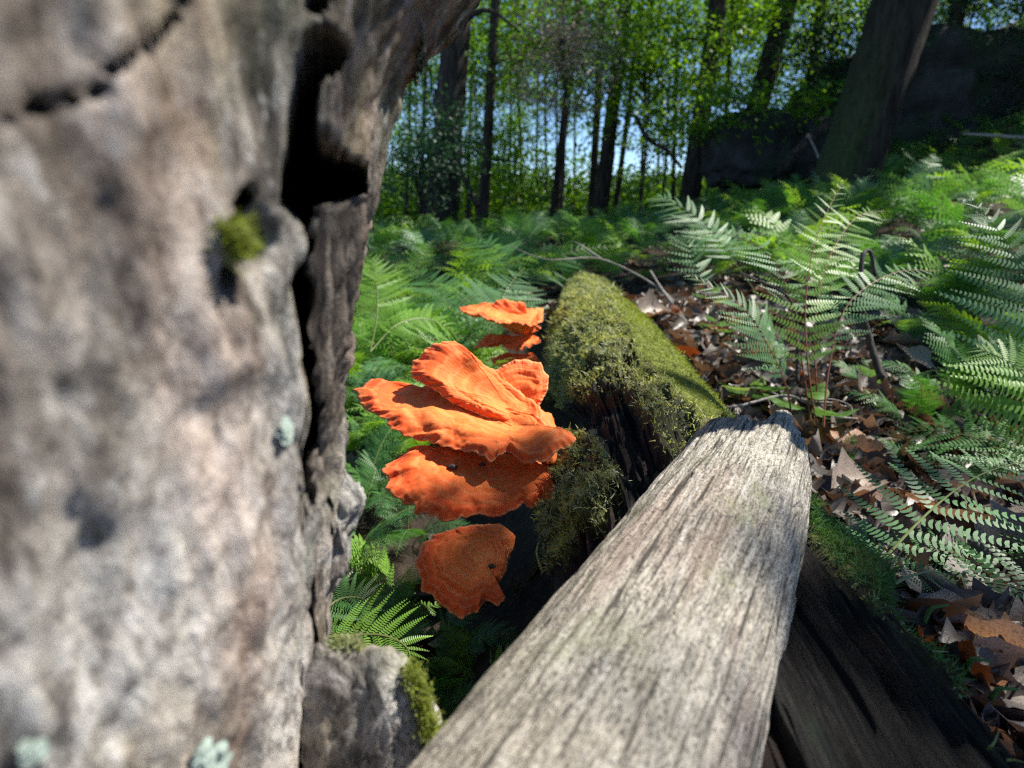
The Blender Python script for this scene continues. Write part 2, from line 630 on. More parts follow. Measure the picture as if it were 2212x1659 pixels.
M_fern = leaf_mat('fern_green', (0.038, 0.115, 0.036), (0.072, 0.185, 0.046), 0.38, 0.45, 0.4, (1.5, 1.6, 0.4), 'rand')
M_fernp = leaf_mat('fern_pale_green', (0.085, 0.19, 0.080), (0.12, 0.24, 0.10), 0.34, 0.46, 0.35, (1.4, 1.5, 0.5), 'rand')
M_ferny = leaf_mat('fern_yellow_green', (0.13, 0.265, 0.035), (0.18, 0.335, 0.055), 0.42, 0.45, 0.35, (1.6, 1.5, 0.4), 'rand')
M_fernc = leaf_mat('fern_carpet', (0.036, 0.110, 0.036), (0.08, 0.19, 0.04), 0.36, 0.42, 0.45, (1.5, 1.6, 0.4), 'attr')
M_leaf = leaf_mat('broadleaf_green', (0.018, 0.060, 0.012), (0.105, 0.235, 0.026), 0.50, 0.45, 0.4, (2.0, 1.7, 0.35), 'attr', (0.21, 0.30, 0.03))
M_dim = leaf_mat('hemlock_green', (0.012, 0.040, 0.022), (0.028, 0.075, 0.035), 0.25, 0.5, 0.35, (1.3, 1.5, 0.7), 'attr')
M_drygrey = leaf_mat('dry_needle', (0.16, 0.13, 0.11), (0.34, 0.29, 0.25), 0.2, 0.6, 0.3, (1.1, 1.0, 0.9), 'attr')
M_moss = leaf_mat('moss_olive', (0.14, 0.15, 0.045), (0.40, 0.42, 0.15), 0.3, 0.6, 0.25, (1.3, 1.3, 0.5), 'attr', None, 9.0, (0.30, 0.33, 0.22))
M_mossb = leaf_mat('moss_bright', (0.09, 0.115, 0.02), (0.25, 0.29, 0.06), 0.35, 0.6, 0.25, (1.4, 1.4, 0.4), 'attr')
M_mossg = leaf_mat('moss_green', (0.04, 0.085, 0.025), (0.10, 0.20, 0.06), 0.35, 0.6, 0.25, (1.3, 1.4, 0.5), 'attr')


def bark_mat(name, c0, c1, moss=0.0):
    a = N(name)
    v = a.coord((1, 1, 0.18))
    n = a.noise(v, 26, 7, 0.7, 0.4)
    col = a.ramp(n, [(0.32, tuple(0.25 * x for x in c0)), (0.5, c0), (0.7, c1)])
    if moss:
        m = a.attr('moss')
        col = a.mix(a.math('MULTIPLY', m, a.ramp(a.noise(a.coord(), 30, 5, 0.7), [(0.35, 0.2), (0.6, 1.0)])), col, (0.045, 0.075, 0.022))
    return a.done(a.bsdf(col, 0.9, 0.15, a.bump(n, 1.0, 0.02)))


M_bark = bark_mat('tree_bark', (0.040, 0.032, 0.027), (0.10, 0.085, 0.07))
M_barkm = bark_mat('mossy_tree_bark', (0.028, 0.023, 0.020), (0.065, 0.055, 0.046), 1.0)
M_twig = wood_mat('dead_twig_wood', 0.3, [(0.10, 0.085, 0.075), (0.17, 0.15, 0.135), (0.24, 0.215, 0.195), (0.34, 0.31, 0.29)], (0.04, 0.03, 0.025), scale=120, bump=0.5, patch=30)
M_twigd = wood_mat('dark_twig_wood', 0.3, [(0.02, 0.017, 0.015), (0.04, 0.034, 0.03), (0.06, 0.05, 0.045), (0.09, 0.08, 0.07)], (0.012, 0.01, 0.008), scale=120, bump=0.5, patch=30)
M_red = N('red_brown_stem')
M_red = M_red.done(M_red.bsdf((0.20, 0.065, 0.03), 0.5, 0.4))
M_gstem = N('fern_stalk')
M_gstem = M_gstem.done(M_gstem.bsdf((0.17, 0.20, 0.06), 0.5, 0.4))


def rock_mat():
    a = N('mossy_rock')
    vi = a.coord()
    n = a.noise(vi, 3, 9, 0.65)
    col = a.ramp(n, [(0.3, (0.012, 0.013, 0.013)), (0.5, (0.032, 0.036, 0.036)), (0.7, (0.075, 0.082, 0.082))])
    m = a.noise(vi, 1.7, 5, 0.6)
    col = a.mix(a.ramp(m, [(0.5, 0.0), (0.62, 0.8)]), col, (0.025, 0.04, 0.018))
    return a.done(a.bsdf(col, 0.85, 0.2, a.bump(n, 1.0, 0.04)))


M_rock = rock_mat()
M_lichen = N('pale_lichen')
_v = M_lichen.noise(M_lichen.coord(), 150, 5, 0.7)
M_lichen = M_lichen.done(M_lichen.bsdf(M_lichen.ramp(_v, [(0.35, (0.16, 0.19, 0.16)), (0.6, (0.40, 0.48, 0.42))]), 0.9, 0.15, M_lichen.bump(_v, 0.8, 0.002)))
M_burl = M_trunk
# ------------------------------------------------------------------ the dead standing tree close on the left
SIL = np.array([(-900, 1215), (-500, 1195), (-300, 1170), (-150, 1082), (-60, 1038), (0, 1005), (45, 968), (105, 922), (180, 884), (260, 856), (340, 834), (430, 816), (520, 800),
                (600, 786), (700, 766), (800, 751), (880, 739), (960, 731), (1010, 723), (1100, 716), (1200, 714), (1300, 711), (1400, 706), (1500, 700), (1659, 690), (2000, 670), (2600, 640)], float)
CRACK = [(652, 66), (700, 52), (742, 84), (748, 120), (722, 150), (694, 168), (684, 200), (680, 262), (690, 300), (716, 318), (760, 342),
         (792, 372), (793, 412), (757, 432), (694, 446), (678, 482), (674, 560), (688, 640), (692, 700), (697, 800), (713, 900), (706, 1000), (682, 1060), (644, 1140),
         (654, 1060), (647, 1000), (664, 900), (654, 830), (640, 720), (621, 620), (649, 560), (640, 500), (598, 440), (610, 340), (615, 230), (634, 120)]
PITS = [[(510, 470), (505, 430), (525, 405), (548, 425), (545, 455)], [(668, 1470), (690, 1478), (745, 1508), (750, 1525), (700, 1515), (672, 1500)],
        [(655, 1520), (668, 1520), (664, 1800), (640, 1800)], [(650, -10), (680, -60), (720, -60), (700, 15), (678, 30)], [(478, 560), (500, 600), (498, 660), (480, 640)],
        ]


def build_snag():
    root = thing('dead_tree', 'thick dead trunk with flaking grey bark and a long black split, close on left', 'tree', (-0.38, 0.24, -0.16))
    zs = np.concatenate([np.linspace(-0.30, -0.14, 10)[:-1], np.linspace(-0.14, 0.62, 390), np.linspace(0.62, 2.6, 40)[1:]])
    LT = 0.315
    a = np.full(len(zs), -0.3)
    R = np.interp(zs, [-0.3, -0.1, 0.1, 0.45, 2.6], [0.36, 0.335, 0.32, 0.32, 0.27])
    L = np.interp(zs, [-0.3, -0.05, 0.3, 0.7, 2.6], [0.34, 0.325, 0.31, 0.31, 0.31])
    for it in range(40):
        T = np.stack([L * np.sin(a), L * np.cos(a), zs], -1)
        px, py, d = proj(T)
        want = np.interp(py, SIL[:, 0], SIL[:, 1])
        a = a + 0.6 * (want - px) / FPX * 0.9
        a = np.clip(a, -0.9, 0.25)
    T = np.stack([L * np.sin(a), L * np.cos(a), zs], -1)
    hi = zs > 0.60
    left = np.stack([-np.cos(a), np.sin(a), np.zeros_like(a)], -1)
    Cn = T + left * R[:, None]
    k = int(np.argmax(hi))
    sl = (Cn[k] - Cn[k - 40]) / (zs[k] - zs[k - 40])
    sl = np.clip(sl, -0.35, 0.35)
    for j in range(k, len(zs)):
        Cn[j, :2] = Cn[k, :2] + sl[:2] * (1 - math.exp(-(zs[j] - zs[k]) * 1.2)) / 1.2
    # angles measured from the tangent point towards the viewer
    th = np.concatenate([np.linspace(0.35, -1.55, 300), np.linspace(-1.55, -2 * math.pi + 0.35, 50)[1:-1]])
    base = np.arctan2(-left[:, 1], -left[:, 0])
    base[k:] = base[k]
    ang = base[:, None] + th[None, :]
    nrm = np.stack([np.cos(ang), np.sin(ang), np.zeros_like(ang)], -1)
    V = Cn[:, None] + R[:, None, None] * nrm
    nr, nc = ang.shape
    V = V.reshape(-1, 3)
    nrm = nrm.reshape(-1, 3)
    # cylindrical coordinate for the bark relief
    pc = V.copy()
    front = np.tile((th > -1.6) & (th < 0.4), nr).astype(float)
    disp = 0.008 * fbm(pc * np.array([6, 6, 3.0]), 2) + 0.0022 * fbm(pc * np.array([26, 26, 7.0]), 3)
    fl = fbm(pc * np.array([52, 52, 17.0]) + 9, 4)
    disp += 0.0036 * np.clip(fl, -0.5, 0.5) + 0.0022 * fbm(pc * np.array([130, 130, 60.0]), 2)
    px, py, d = proj(V + nrm * disp[:, None])
    wob = 6 * fbm(pc * 60, 3)
    vis = (front > 0) & (d > 0.05)
    rot = np.zeros(len(V))
    bare = np.zeros(len(V))
    s = np.full(len(V), -1e3)
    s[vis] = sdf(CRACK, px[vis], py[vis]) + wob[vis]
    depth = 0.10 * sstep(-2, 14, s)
    rot = sstep(-1, 6, s)  # mask of the near-black colour: the split here, pits and fissures below
    for q in PITS:
        s2 = np.full(len(V), -1e3)
        s2[vis] = sdf(q, px[vis], py[vis]) + 0.6 * wob[vis]
        depth = np.maximum(depth, 0.035 * sstep(-4, 14, s2))
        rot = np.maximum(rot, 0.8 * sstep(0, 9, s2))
    fq = [(400, -20), (330, 62), (245, 128), (195, 190), (120, 214), (0, 236), (0, 250), (124, 232), (206, 204), (258, 142), (342, 76), (412, -10)]
    s2 = np.full(len(V), -1e3)
    s2[vis] = sdf(fq, px[vis], py[vis]) + 0.5 * wob[vis]
    depth = np.maximum(depth, 0.005 * sstep(-8, 8, s2))
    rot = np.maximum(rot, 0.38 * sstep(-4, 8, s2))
    fis = np.abs(pn(pc * np.array([24, 24, 3.6]) + 4.4))
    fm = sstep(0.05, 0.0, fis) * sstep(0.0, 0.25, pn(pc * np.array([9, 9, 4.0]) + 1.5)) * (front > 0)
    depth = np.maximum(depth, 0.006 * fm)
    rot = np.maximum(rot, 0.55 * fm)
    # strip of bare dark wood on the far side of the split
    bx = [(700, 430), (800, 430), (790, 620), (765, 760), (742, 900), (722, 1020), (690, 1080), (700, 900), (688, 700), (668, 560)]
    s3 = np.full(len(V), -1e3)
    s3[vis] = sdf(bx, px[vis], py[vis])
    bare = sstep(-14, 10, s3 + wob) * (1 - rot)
    gro = fbm(pc * np.array([170, 170, 6.0]), 3)
    disp = disp * (1 - 0.7 * bare) + bare * (0.005 * np.clip(gro, -0.6, 0.6) - 0.004)
    # swollen lip along the near side of the split, with its knob
    lip = np.zeros(len(V))
    lx, ly = np.array([605, 590, 618, 634, 600, 630, 648, 640]), np.array([150, 330, 505, 530, 610, 740, 880, 1040])
    lr, la = np.array([60, 55, 46, 30, 50, 50, 55, 60]), np.array([.006, .006, .013, .008, .004, .006, .007, .006])
    for x0, y0, r0, a0 in zip(lx, ly, lr, la):
        lip += 0.2 * a0 * np.exp(-((px - x0) / r0) ** 2 - ((py - y0) / (r0 * 1.3)) ** 2) * vis
    lip += -0.014 * np.exp(-((px - 555) / 30) ** 2 - ((py - 520) / 55) ** 2) * vis
    # the split runs straight back into the wood, not along the surface normal
    into = unit(V * np.array([1, 1, 0]) + np.array([0.0, 0.0, 0.0]))
    V = V + nrm * (disp + lip)[:, None] + into * (1.5 * depth)[:, None]
    F = gridfaces(nr, nc, True)
    F = F[:, ::-1]
    top = np.arange(nc) + (nr - 1) * nc
    V = np.vstack([V, Cn[-1] + [0, 0, 0.03], Cn[0]])
    i = np.arange(nc)
    F3 = np.vstack([np.stack([top[(i + 1) % nc], top[i], np.full(nc, nr * nc)], -1), np.stack([i, (i + 1) % nc, np.full(nc, nr * nc + 1)], -1)])
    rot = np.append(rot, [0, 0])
    bare = np.append(bare, [0, 0])
    warm = np.append(np.exp(-((px - 480 - 30 * fbm(pc * 8, 2)) / 190) ** 2) * vis, [0, 0])
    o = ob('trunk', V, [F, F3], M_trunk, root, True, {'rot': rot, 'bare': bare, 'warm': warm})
    return root, V[:-2].reshape(nr, nc, 3)


SNAG, SNAGV = build_snag()
_spx, _spy, _sd = proj(SNAGV.reshape(-1, 3))


def snag_point(px, py):
    m = (np.hypot(_spx - px, _spy - py) < 14) & (_sd > 0.05)
    k = np.where(m)[0]
    if not len(k):
        k = np.array([np.argmin(np.hypot(_spx - px, _spy - py) + 1e4 * (_sd < 0.05))])
    k = k[np.argmin(_sd[k])]
    return SNAGV.reshape(-1, 3)[k], _sd[k]


def lump(name, poly, d, front, back, mat, parent, seed=0, rings=20, around=110, rough=0.006, freq=30.0, aniso=(1, 1, 1), attrs=('rot', 'bare', 'warm'), jag=5.0):
    """a solid with this outline at depth d: bulges by `front` towards the viewer and `back` away"""
    poly = np.asarray(poly, float)
    c = poly.mean(0)
    cl = np.vstack([poly, poly[:1]])
    L = np.concatenate([[0], np.cumsum(np.linalg.norm(np.diff(cl, axis=0), axis=1))])
    t = np.linspace(0, L[-1], around, endpoint=False)
    ou = np.stack([np.interp(t, L, cl[:, 0]), np.interp(t, L, cl[:, 1])], -1)
    j = fbm(np.stack([ou[:, 0] / 40, ou[:, 1] / 40, np.full(around, seed * 3.1)], -1), 3)
    ou = c + (ou - c) * (1 + 0.01 * jag * j[:, None])
    ph = np.linspace(0, math.pi, 2 * rings)[1:-1]
    rad = np.sin(ph) ** 0.8
    off = -np.cos(ph)
    A, Bv = [], []
    vd = unit(P(c[0], c[1], 1.0) - CAM)
    for r, o_ in zip(rad, off):
        q = c + (ou - c) * r
        pts = np.array([P(x, y, d) for x, y in q])
        A.append(pts + vd * (o_ * (front if o_ < 0 else back)))
    V = np.array(A)
    n1 = len(ph)
    cen = P(c[0], c[1], d)
    V = V.reshape(-1, 3)
    V = np.vstack([V, cen - vd * front, cen + vd * back])
    nn = unit(V - cen)
    pq = V * np.asarray(aniso) * freq + seed
    V = V + nn * (rough * fbm(pq, 4))[:, None]
    F = gridfaces(n1, around, True)
    i = np.arange(around)
    F3 = np.vstack([np.stack([(i + 1) % around, i, np.full(around, n1 * around)], -1),
                    np.stack([i + (n1 - 1) * around, (i + 1) % around + (n1 - 1) * around, np.full(around, n1 * around + 1)], -1)])
    at = {k: np.zeros(len(V)) for k in attrs}
    if parent is None:
        o = bpy.data.objects.new(name, None)
    o = ob(name, V, [F, F3], mat, parent, True, at)
    return o, V


# swollen knot at the lower end of the split and the root flange beside it
lump('knot', [(722, 1010), (748, 1022), (776, 1045), (781, 1075), (772, 1110), (756, 1160), (748, 1215), (728, 1262), (690, 1290), (668, 1230), (672, 1130), (690, 1050)], 0.305, 0.03, 0.06, M_trunk, SNAG, 3, rough=0.007, freq=60)
lump('root_flange', [(690, 1390), (735, 1404), (775, 1394), (820, 1390), (860, 1404), (880, 1434), (898, 1466), (928, 1500), (950, 1545), (962, 1610), (960, 1700), (945, 1850), (640, 1850), (640, 1500)], 0.262, 0.016, 0.11, M_trunk, SNAG, 5, rough=0.006, freq=60, aniso=(1, 1, 0.35))


# ------------------------------------------------------------------ moss strands
def strands(pts, nrm, length, width, curl=0.5, segs=2, seed=0, up=0.35):
    g = np.random.default_rng(seed)
    n = len(pts)
    d = unit(nrm + g.normal(size=(n, 3)) * 0.55 + np.array([0, 0, up]))
    side = unit(np.cross(d, g.normal(size=(n, 3))))
    bend = unit(np.cross(d, side) + g.normal(size=(n, 3)) * 0.3)
    L = length * g.uniform(0.5, 1.3, n)
    W = width * g.uniform(0.6, 1.3, n)
    rows = []
    for k in range(segs + 1):
        t = k / segs
        c = pts + d * (L * t)[:, None] + bend * (L * curl * t * t)[:, None]
        wv = side * (W * (1 - 0.75 * t) * 0.5)[:, None]
        rows += [c - wv, c + wv]
    V = np.stack(rows, 1).reshape(-1, 3)
    m = 2 * (segs + 1)
    b = np.arange(n)[:, None] * m
    F = np.concatenate([np.stack([b + 2 * k, b + 2 * k + 1, b + 2 * k + 3, b + 2 * k + 2], -1).reshape(-1, 4) for k in range(segs)])
    tint = np.tile(g.uniform(0, 1, n), segs)
    return V, F, tint


def moss_on_snag(name, cx, cy, rx, ry, n, ln, wd, mat, label, bright=None):
    g = np.random.default_rng(int(cx))
    m = (((_spx - cx) / rx) ** 2 + ((_spy - cy) / ry) ** 2 < 1) & (_sd > 0.05) & (_sd < 0.45)
    idx = np.where(m)[0]
    idx = g.choice(idx, n)
    p = SNAGV.reshape(-1, 3)[idx] + g.normal(size=(n, 3)) * 0.0015
    nr = unit(p - np.array([-0.38, 0.24, 0]) * np.array([1, 1, 0]) - np.array([0, 0, 1]) * p[:, 2:3])
    V, F, t = strands(p, nr, ln, wd, seed=int(cy))
    o = ob(name, V, F, mat, SNAG, False, {'tint': t})
    tag(o, label, None, None, 'stuff')


moss_on_snag('moss_tuft', 510, 514, 34, 22, 1100, 0.0042, 0.0012, M_mossb, 'yellow-green moss tuft in a hollow of the bark')


def edge_moss(name, px_path, d, n, ln, wd, mat, parent, spread, label, seed):
    g = np.random.default_rng(seed)
    t = g.uniform(0, 1, n)
    pp = spline(np.array([[x, y, 0] for x, y in px_path], float), 200)[(t * 199).astype(int)]
    pts = np.array([P(x, y, d) for x, y, _ in pp]) + g.normal(size=(n, 3)) * spread
    V, F, tt = strands(pts, np.tile([0.5, -0.35, 0.5], (n, 1)), ln, wd, seed=seed)
    o = ob(name, V, F, mat, parent, False, {'tint': tt})
    tag(o, label, None, None, 'stuff')


edge_moss('moss_edging', [(884, 1445), (900, 1480), (915, 1520), (925, 1570), (942, 1600), (946, 1680)], 0.25, 1800, 0.0030, 0.0010, M_mossb, SNAG, 0.0022, 'bright moss edging the root flange', 5)
edge_moss('moss_fringe', [(718, 1398), (745, 1400), (775, 1397)], 0.262, 420, 0.005, 0.001, M_moss, SNAG, 0.0015, 'thin moss fringe on the ledge', 6)


def lichen(px, py, rx, ry, seed):
    p, d = snag_point(px, py)
    g = np.random.default_rng(seed)
    m = (((_spx - px) / rx) ** 2 + ((_spy - py) / ry) ** 2 + 0.95 * pn(np.stack([_spx / 16, _spy / 22, np.full(len(_spx), seed)], -1)) < 1) & (_sd > 0.05) & (_sd < d + 0.05)
    idx = np.where(m)[0]
    n = 230
    wt = np.exp(-2.2 * (((_spx[idx] - px) / rx) ** 2 + ((_spy[idx] - py) / ry) ** 2))
    idx = g.choice(idx, n, p=wt / wt.sum())
    q = SNAGV.reshape(-1, 3)[idx]
    nr = unit(q - np.array([-0.38, 0.24, 0])) * np.array([1, 1, 0.2])
    # small overlapping scales
    s = 0.0021 * g.uniform(0.4, 1.5, n) * (d / 0.2)
    t1 = unit(np.cross(nr, g.normal(size=(n, 3))))
    t2 = np.cross(nr, t1)
    V = []
    for k in range(6):
        an = k * math.pi / 3
        V.append(q + nr * 0.0012 + nr * (0.0012 * g.uniform(0, 1, n))[:, None] + (t1 * math.cos(an) + t2 * math.sin(an)) * s[:, None])
    V = np.stack(V, 1).reshape(-1, 3)
    F = np.arange(6 * n).reshape(n, 6)
    o = ob('lichen_patch', V, F, M_lichen, SNAG, False)
    tag(o, kind='stuff')


for k, a_ in enumerate([(62, 1622, 30, 26), (445, 1640, 38, 34), (612, 935, 16, 24), (905, 120, 9, 60), (892, 190, 8, 40)]):
    lichen(*a_, 11 + k)
# ------------------------------------------------------------------ the bleached log across the front
GE, GN = P(1628, 985, 0.50), P(1258, 1735, 0.212)
GAX = unit(GE - GN)
GLEN = float(np.linalg.norm(GE - GN))


def build_grey():
    q = Vector(GAX).to_track_quat('Z', 'Y')
    root = thing('broken_log', 'bleached grey barkless log with a snapped jagged end, lying across the mossy log', 'log', GN, None, q)
    Mx = np.array(root.matrix_world)
    s0, s1 = -0.16, GLEN
    ns, nt = 270, 300
    s = np.linspace(s0, s1, ns)
    th = np.linspace(0, 2 * np.pi, nt, endpoint=False)
    S, TH = np.meshgrid(s, th, indexing='ij')
    rad = np.interp(S, [s0, 0, GLEN * 0.5, GLEN * 0.8, GLEN], [0.0545, 0.0540, 0.0535, 0.0515, 0.0490])
    ct, st = np.cos(TH), np.sin(TH)
    # local frame -> world directions, to know which side faces up
    X, Y = Mx[:3, 0], Mx[:3, 1]
    # snapped end: how far each side reaches along the axis
    dirw = ct[0][:, None] * X + st[0][:, None] * Y
    rg, upc = dirw[:, 0], dirw[:, 2]
    sidea = np.degrees(np.arctan2(rg, upc))            # 0 = top, +90 = right side
    reach = np.interp(sidea, [-180, -120, -85, -60, -40, -20, 0, 8, 13, 20, 28, 45, 75, 120, 180],
                      [-0.06, -0.06, -0.055, -0.036, -0.030, -0.032, -0.040, -0.036, 0.002, 0.008, 0.002, -0.018, -0.04, -0.06, -0.06])
    reach = reach + 0.004 * fbm(np.stack([np.cos(th) * 6, np.sin(th) * 6, np.zeros(nt)], -1), 4) + 0.0015 * np.sin(th * 70)
    w_ = sstep(0.0, 1.0, (S - GLEN * 0.55) / (GLEN * 0.45))
    Sx = S + reach[None, :] * w_
    pc = np.stack([rad * ct, rad * st, Sx], -1).reshape(-1, 3)
    d = 0.003 * fbm(pc * np.array([14, 14, 5.0]), 3) + 0.0016 * fbm(pc * np.array([90, 90, 7.0]), 3)
    ck = pn(pc * np.array([190, 190, 6.0]) + 3.3)
    d -= 0.0026 * sstep(0.09, 0.02, np.abs(ck)) * (fbm(pc * np.array([30, 30, 10.0]) + 8, 2) > 0.05)
    d += 0.0008 * pn(pc * np.array([420, 420, 40.0]))
    d = d.reshape(ns, nt)
    rr = rad + d
    V = np.stack([rr * ct, rr * st, Sx], -1)
    # hollow snapped end
    rings = []
    for f, dz in ((0.90, -0.004), (0.78, -0.016), (0.55, -0.030), (0.25, -0.036)):
        jz = 0.006 * fbm(np.stack([np.cos(th) * 9 * f, np.sin(th) * 9 * f, np.full(nt, f)], -1), 3)
        rings.append(np.stack([rr[-1] * f * ct[-1], rr[-1] * f * st[-1], Sx[-1] * (f > .5) + (f <= .5) * GLEN * 0.98 + dz + jz], -1))
    V = np.concatenate([V, np.array(rings)], 0)
    nr = V.shape[0]
    F = gridfaces(nr, nt, True)
    mi = np.zeros(len(F), int)
    mi[(ns - 1) * nt:] = 1
    i = np.arange(nt)
    V = V.reshape(-1, 3)
    V = np.vstack([V, [0, 0, GLEN * 0.98 - 0.036], [0, 0, s0]])
    F3 = np.vstack([np.stack([i + (nr - 1) * nt, (i + 1) % nt + (nr - 1) * nt, np.full(nt, nr * nt)], -1),
                    np.stack([(i + 1) % nt, i, np.full(nt, nr * nt + 1)], -1)])
    mi = np.concatenate([mi, np.ones(nt, int), np.ones(nt, int)])
    W = V @ Mx[:3, :3].T + Mx[:3, 3]
    ob('log_body', W, [F, F3], [M_grey, M_break], root, True, None, mi)
    # loose splinters standing on the broken rim
    g = np.random.default_rng(5)
    for k in np.where((sidea > -50) & (sidea < 60))[0][::17]:
        if g.random() < 0.75:
            continue
        b = np.array([rr[-1, k] * 0.97 * ct[-1, k], rr[-1, k] * 0.97 * st[-1, k], Sx[-1, k] - 0.004])
        L = g.uniform(0.006, 0.016)
        v, f = tube([b, b + [g.normal() * .001, g.normal() * .001, L * .6], b + [g.normal() * .003, g.normal() * .003, L]], [0.0016, 0.001, 0.0002], 5, 5)
        W = v @ Mx[:3, :3].T + Mx[:3, 3]
        ob('splinter', W, f, M_break, root)
    return root


GREY = build_grey()

# ------------------------------------------------------------------ the mossy fallen log
LOGR = 0.134
_az = math.atan2(1197 - 1106, FPX)
LDIR = np.array([math.sin(_az), math.cos(_az), 0.0])
LSIDE = np.array([math.cos(_az), -math.sin(_az), 0.0])
L0 = LSIDE * 0.126 + np.array([0, 0, CAMZ - 0.357])          # axis point abreast of the camera
MOSS1 = [(1190, 590), (1215, 550), (1300, 540), (1420, 620), (1500, 740), (1560, 820), (1640, 905), (1520, 965), (1440, 1005), (1418, 960), (1372, 872), (1330, 838), (1275, 850), (1212, 892), (1120, 880), (1100, 720)]
MOSS2 = [(1165, 1030), (1252, 928), (1292, 958), (1318, 1010), (1385, 1060), (1330, 1130), (1245, 1190), (1190, 1275), (1120, 1270), (1150, 1130)]
MOSS3 = [(1690, 1085), (1760, 1100), (1900, 1220), (2090, 1410), (2300, 1600), (2300, 1720), (2140, 1570), (2000, 1410), (1870, 1278), (1790, 1196), (1728, 1142)]
BRIGHT = [(1312, 640), (1380, 600), (1500, 740), (1560, 800), (1660, 900), (1535, 940), (1480, 895), (1420, 826), (1350, 735)]
HOLLOW = [(1196, 900), (1238, 858), (1300, 838), (1362, 846), (1392, 900), (1425, 960), (1445, 1000), (1405, 1040), (1345, 1050), (1312, 985), (1275, 930), (1235, 940), (1190, 985)]


def log_axis_pt(s):
    return L0 + LDIR * s


def build_log():
    q = Vector(LDIR).to_track_quat('Z', 'Y')
    root = thing('fallen_log', 'big rotting log under green moss, running away from the viewer to the ferns', 'log', L0, None, q)
    s = np.concatenate([np.linspace(-0.30, 0.08, 36)[:-1], 0.08 * np.exp(np.linspace(0, math.log(2.6 / 0.08), 340))])
    nt = 400
    th = np.concatenate([np.linspace(-1.9, 1.75, 290), np.linspace(1.75, 2 * math.pi - 1.9, 32)[1:-1]])   # 0 = up, + = right
    nt = len(th)
    S, TH = np.meshgrid(s, th, indexing='ij')
    up = np.array([0, 0, 1.0])
    nrm = (np.sin(TH)[..., None] * LSIDE + np.cos(TH)[..., None] * up).reshape(-1, 3)
    rad = np.interp(S, [-0.3, 0.3, 1.2, 1.7, 2.1, 2.6], [0.150, 0.141, 0.126, 0.097, 0.065, 0.025]).reshape(-1)
    ax = (L0 + S.reshape(-1)[:, None] * LDIR)
    thf = TH.reshape(-1)
    thf = np.where(thf > math.pi, thf - 2 * math.pi, thf)
    rad = rad - 0.024 * sstep(-0.35, -1.1, thf) * sstep(1.3, 0.95, S.reshape(-1))
    V = ax + nrm * rad[:, None]
    px, py, d = proj(V)
    vis = (np.cos(TH).reshape(-1) > -0.75) & (d > 0.12)
    pl = np.stack([np.sin(TH).reshape(-1) * rad, np.cos(TH).reshape(-1) * rad, S.reshape(-1)], -1)
    wob = 16 * fbm(pl * 22, 3)
    wob2 = 30 * fbm(pl * 9 + 3, 3)

    def msk(poly, a=-6, b=14, w=wob):
        m = np.full(len(V), -1e3)
        m[vis] = sdf(poly, px[vis], py[vis]) + w[vis]
        return sstep(a, b, m)
    m1 = msk(MOSS1)
    m2 = msk(MOSS2, w=wob + wob2 * 0.4)
    m3 = msk(MOSS3, w=wob * 1.3)
    br = msk(BRIGHT)
    ho = msk(HOLLOW, -8, 16)
    gap = sstep(0.0, 0.30, fbm(pl * np.array([26, 26, 12.0]) + 31, 3)) * (1 - br)
    moss = np.clip(m1 * (1 - 0.8 * gap) + m2 * (1 - 0.7 * gap) + 0.9 * m3, 0, 1) * (1 - ho)
    far = sstep(1.15, 1.3, S.reshape(-1))
    moss = np.clip(moss + far * (np.cos(TH).reshape(-1) > -0.2), 0, 1)
    br = np.clip(br * moss, 0, 1)
    big = 0.010 * fbm(pl * np.array([7, 7, 3.0]), 3)
    ridg = fbm(pl * np.array([125, 125, 4.0]), 3)
    ridg2 = pn(pl * np.array([28, 28, 1.6]) + 5)
    bare = 0.0085 * np.clip(ridg, -0.9, 0.5) + 0.004 * np.clip(ridg2, -0.7, 0.5) + 0.003 * pn(pl * np.array([210, 210, 9.0]))
    crk = pn(pl * np.array([135, 135, 2.0]) + 2.2)
    crk2 = pn(pl * np.array([170, 170, 3.0]) + 8.2)
    bare = bare - 0.007 * sstep(0.14, 0.0, np.abs(crk)) * sstep(-0.3, 0.3, pn(pl * np.array([20, 20, 5.0]))) - 0.005 * sstep(0.14, 0.0, np.abs(crk2))
    mat_h = 0.010 + 0.014 * fbm(pl * 20 + 4, 3) + 0.010 * fbm(pl * 60, 3)
    mat_h = np.where(br > 0.5, 0.008 + 0.004 * fbm(pl * 20 + 4, 3), mat_h)
    disp = big + (1 - moss) * bare + moss * mat_h - 0.024 * ho + ho * 0.012 * fbm(pl * np.array([40, 40, 18.0]), 3)
    gash = np.zeros(len(V))
    gash[vis] = sstep(-5, 9, sdf([(2030, 1520), (2045, 1530), (2100, 1590), (2125, 1600), (2075, 1590)], px[vis] + 0 * wob[vis], py[vis]))
    disp -= 0.02 * gash
    V = V + nrm * disp[:, None]
    li = msk([(1088, 1350), (1105, 1180), (1135, 1150), (1160, 1180), (1150, 1260), (1130, 1330), (1095, 1420)]) * (0.5 + 0.5 * np.sign(pn(pl * np.array([60, 60, 4.0]))))
    F = gridfaces(len(s), nt, True)
    F3, i = [], np.arange(nt)
    n0 = len(V)
    V = np.vstack([V, L0 + LDIR * 2.62, L0 - LDIR * 0.31])
    F3 = np.vstack([np.stack([i + (len(s) - 1) * nt, (i + 1) % nt + (len(s) - 1) * nt, np.full(nt, n0)], -1), np.stack([(i + 1) % nt, i, np.full(nt, n0 + 1)], -1)])
    ext = lambda a: np.append(a, [0, 0])
    ob('log_body', V, [F, F3], M_log, root, True, {'moss': ext(moss), 'bright': ext(br), 'lichen': ext(li)})
    # moss strands: pick points by area within the moss
    g = np.random.default_rng(9)
    Vg = V[:n0].reshape(len(s), nt, 3)
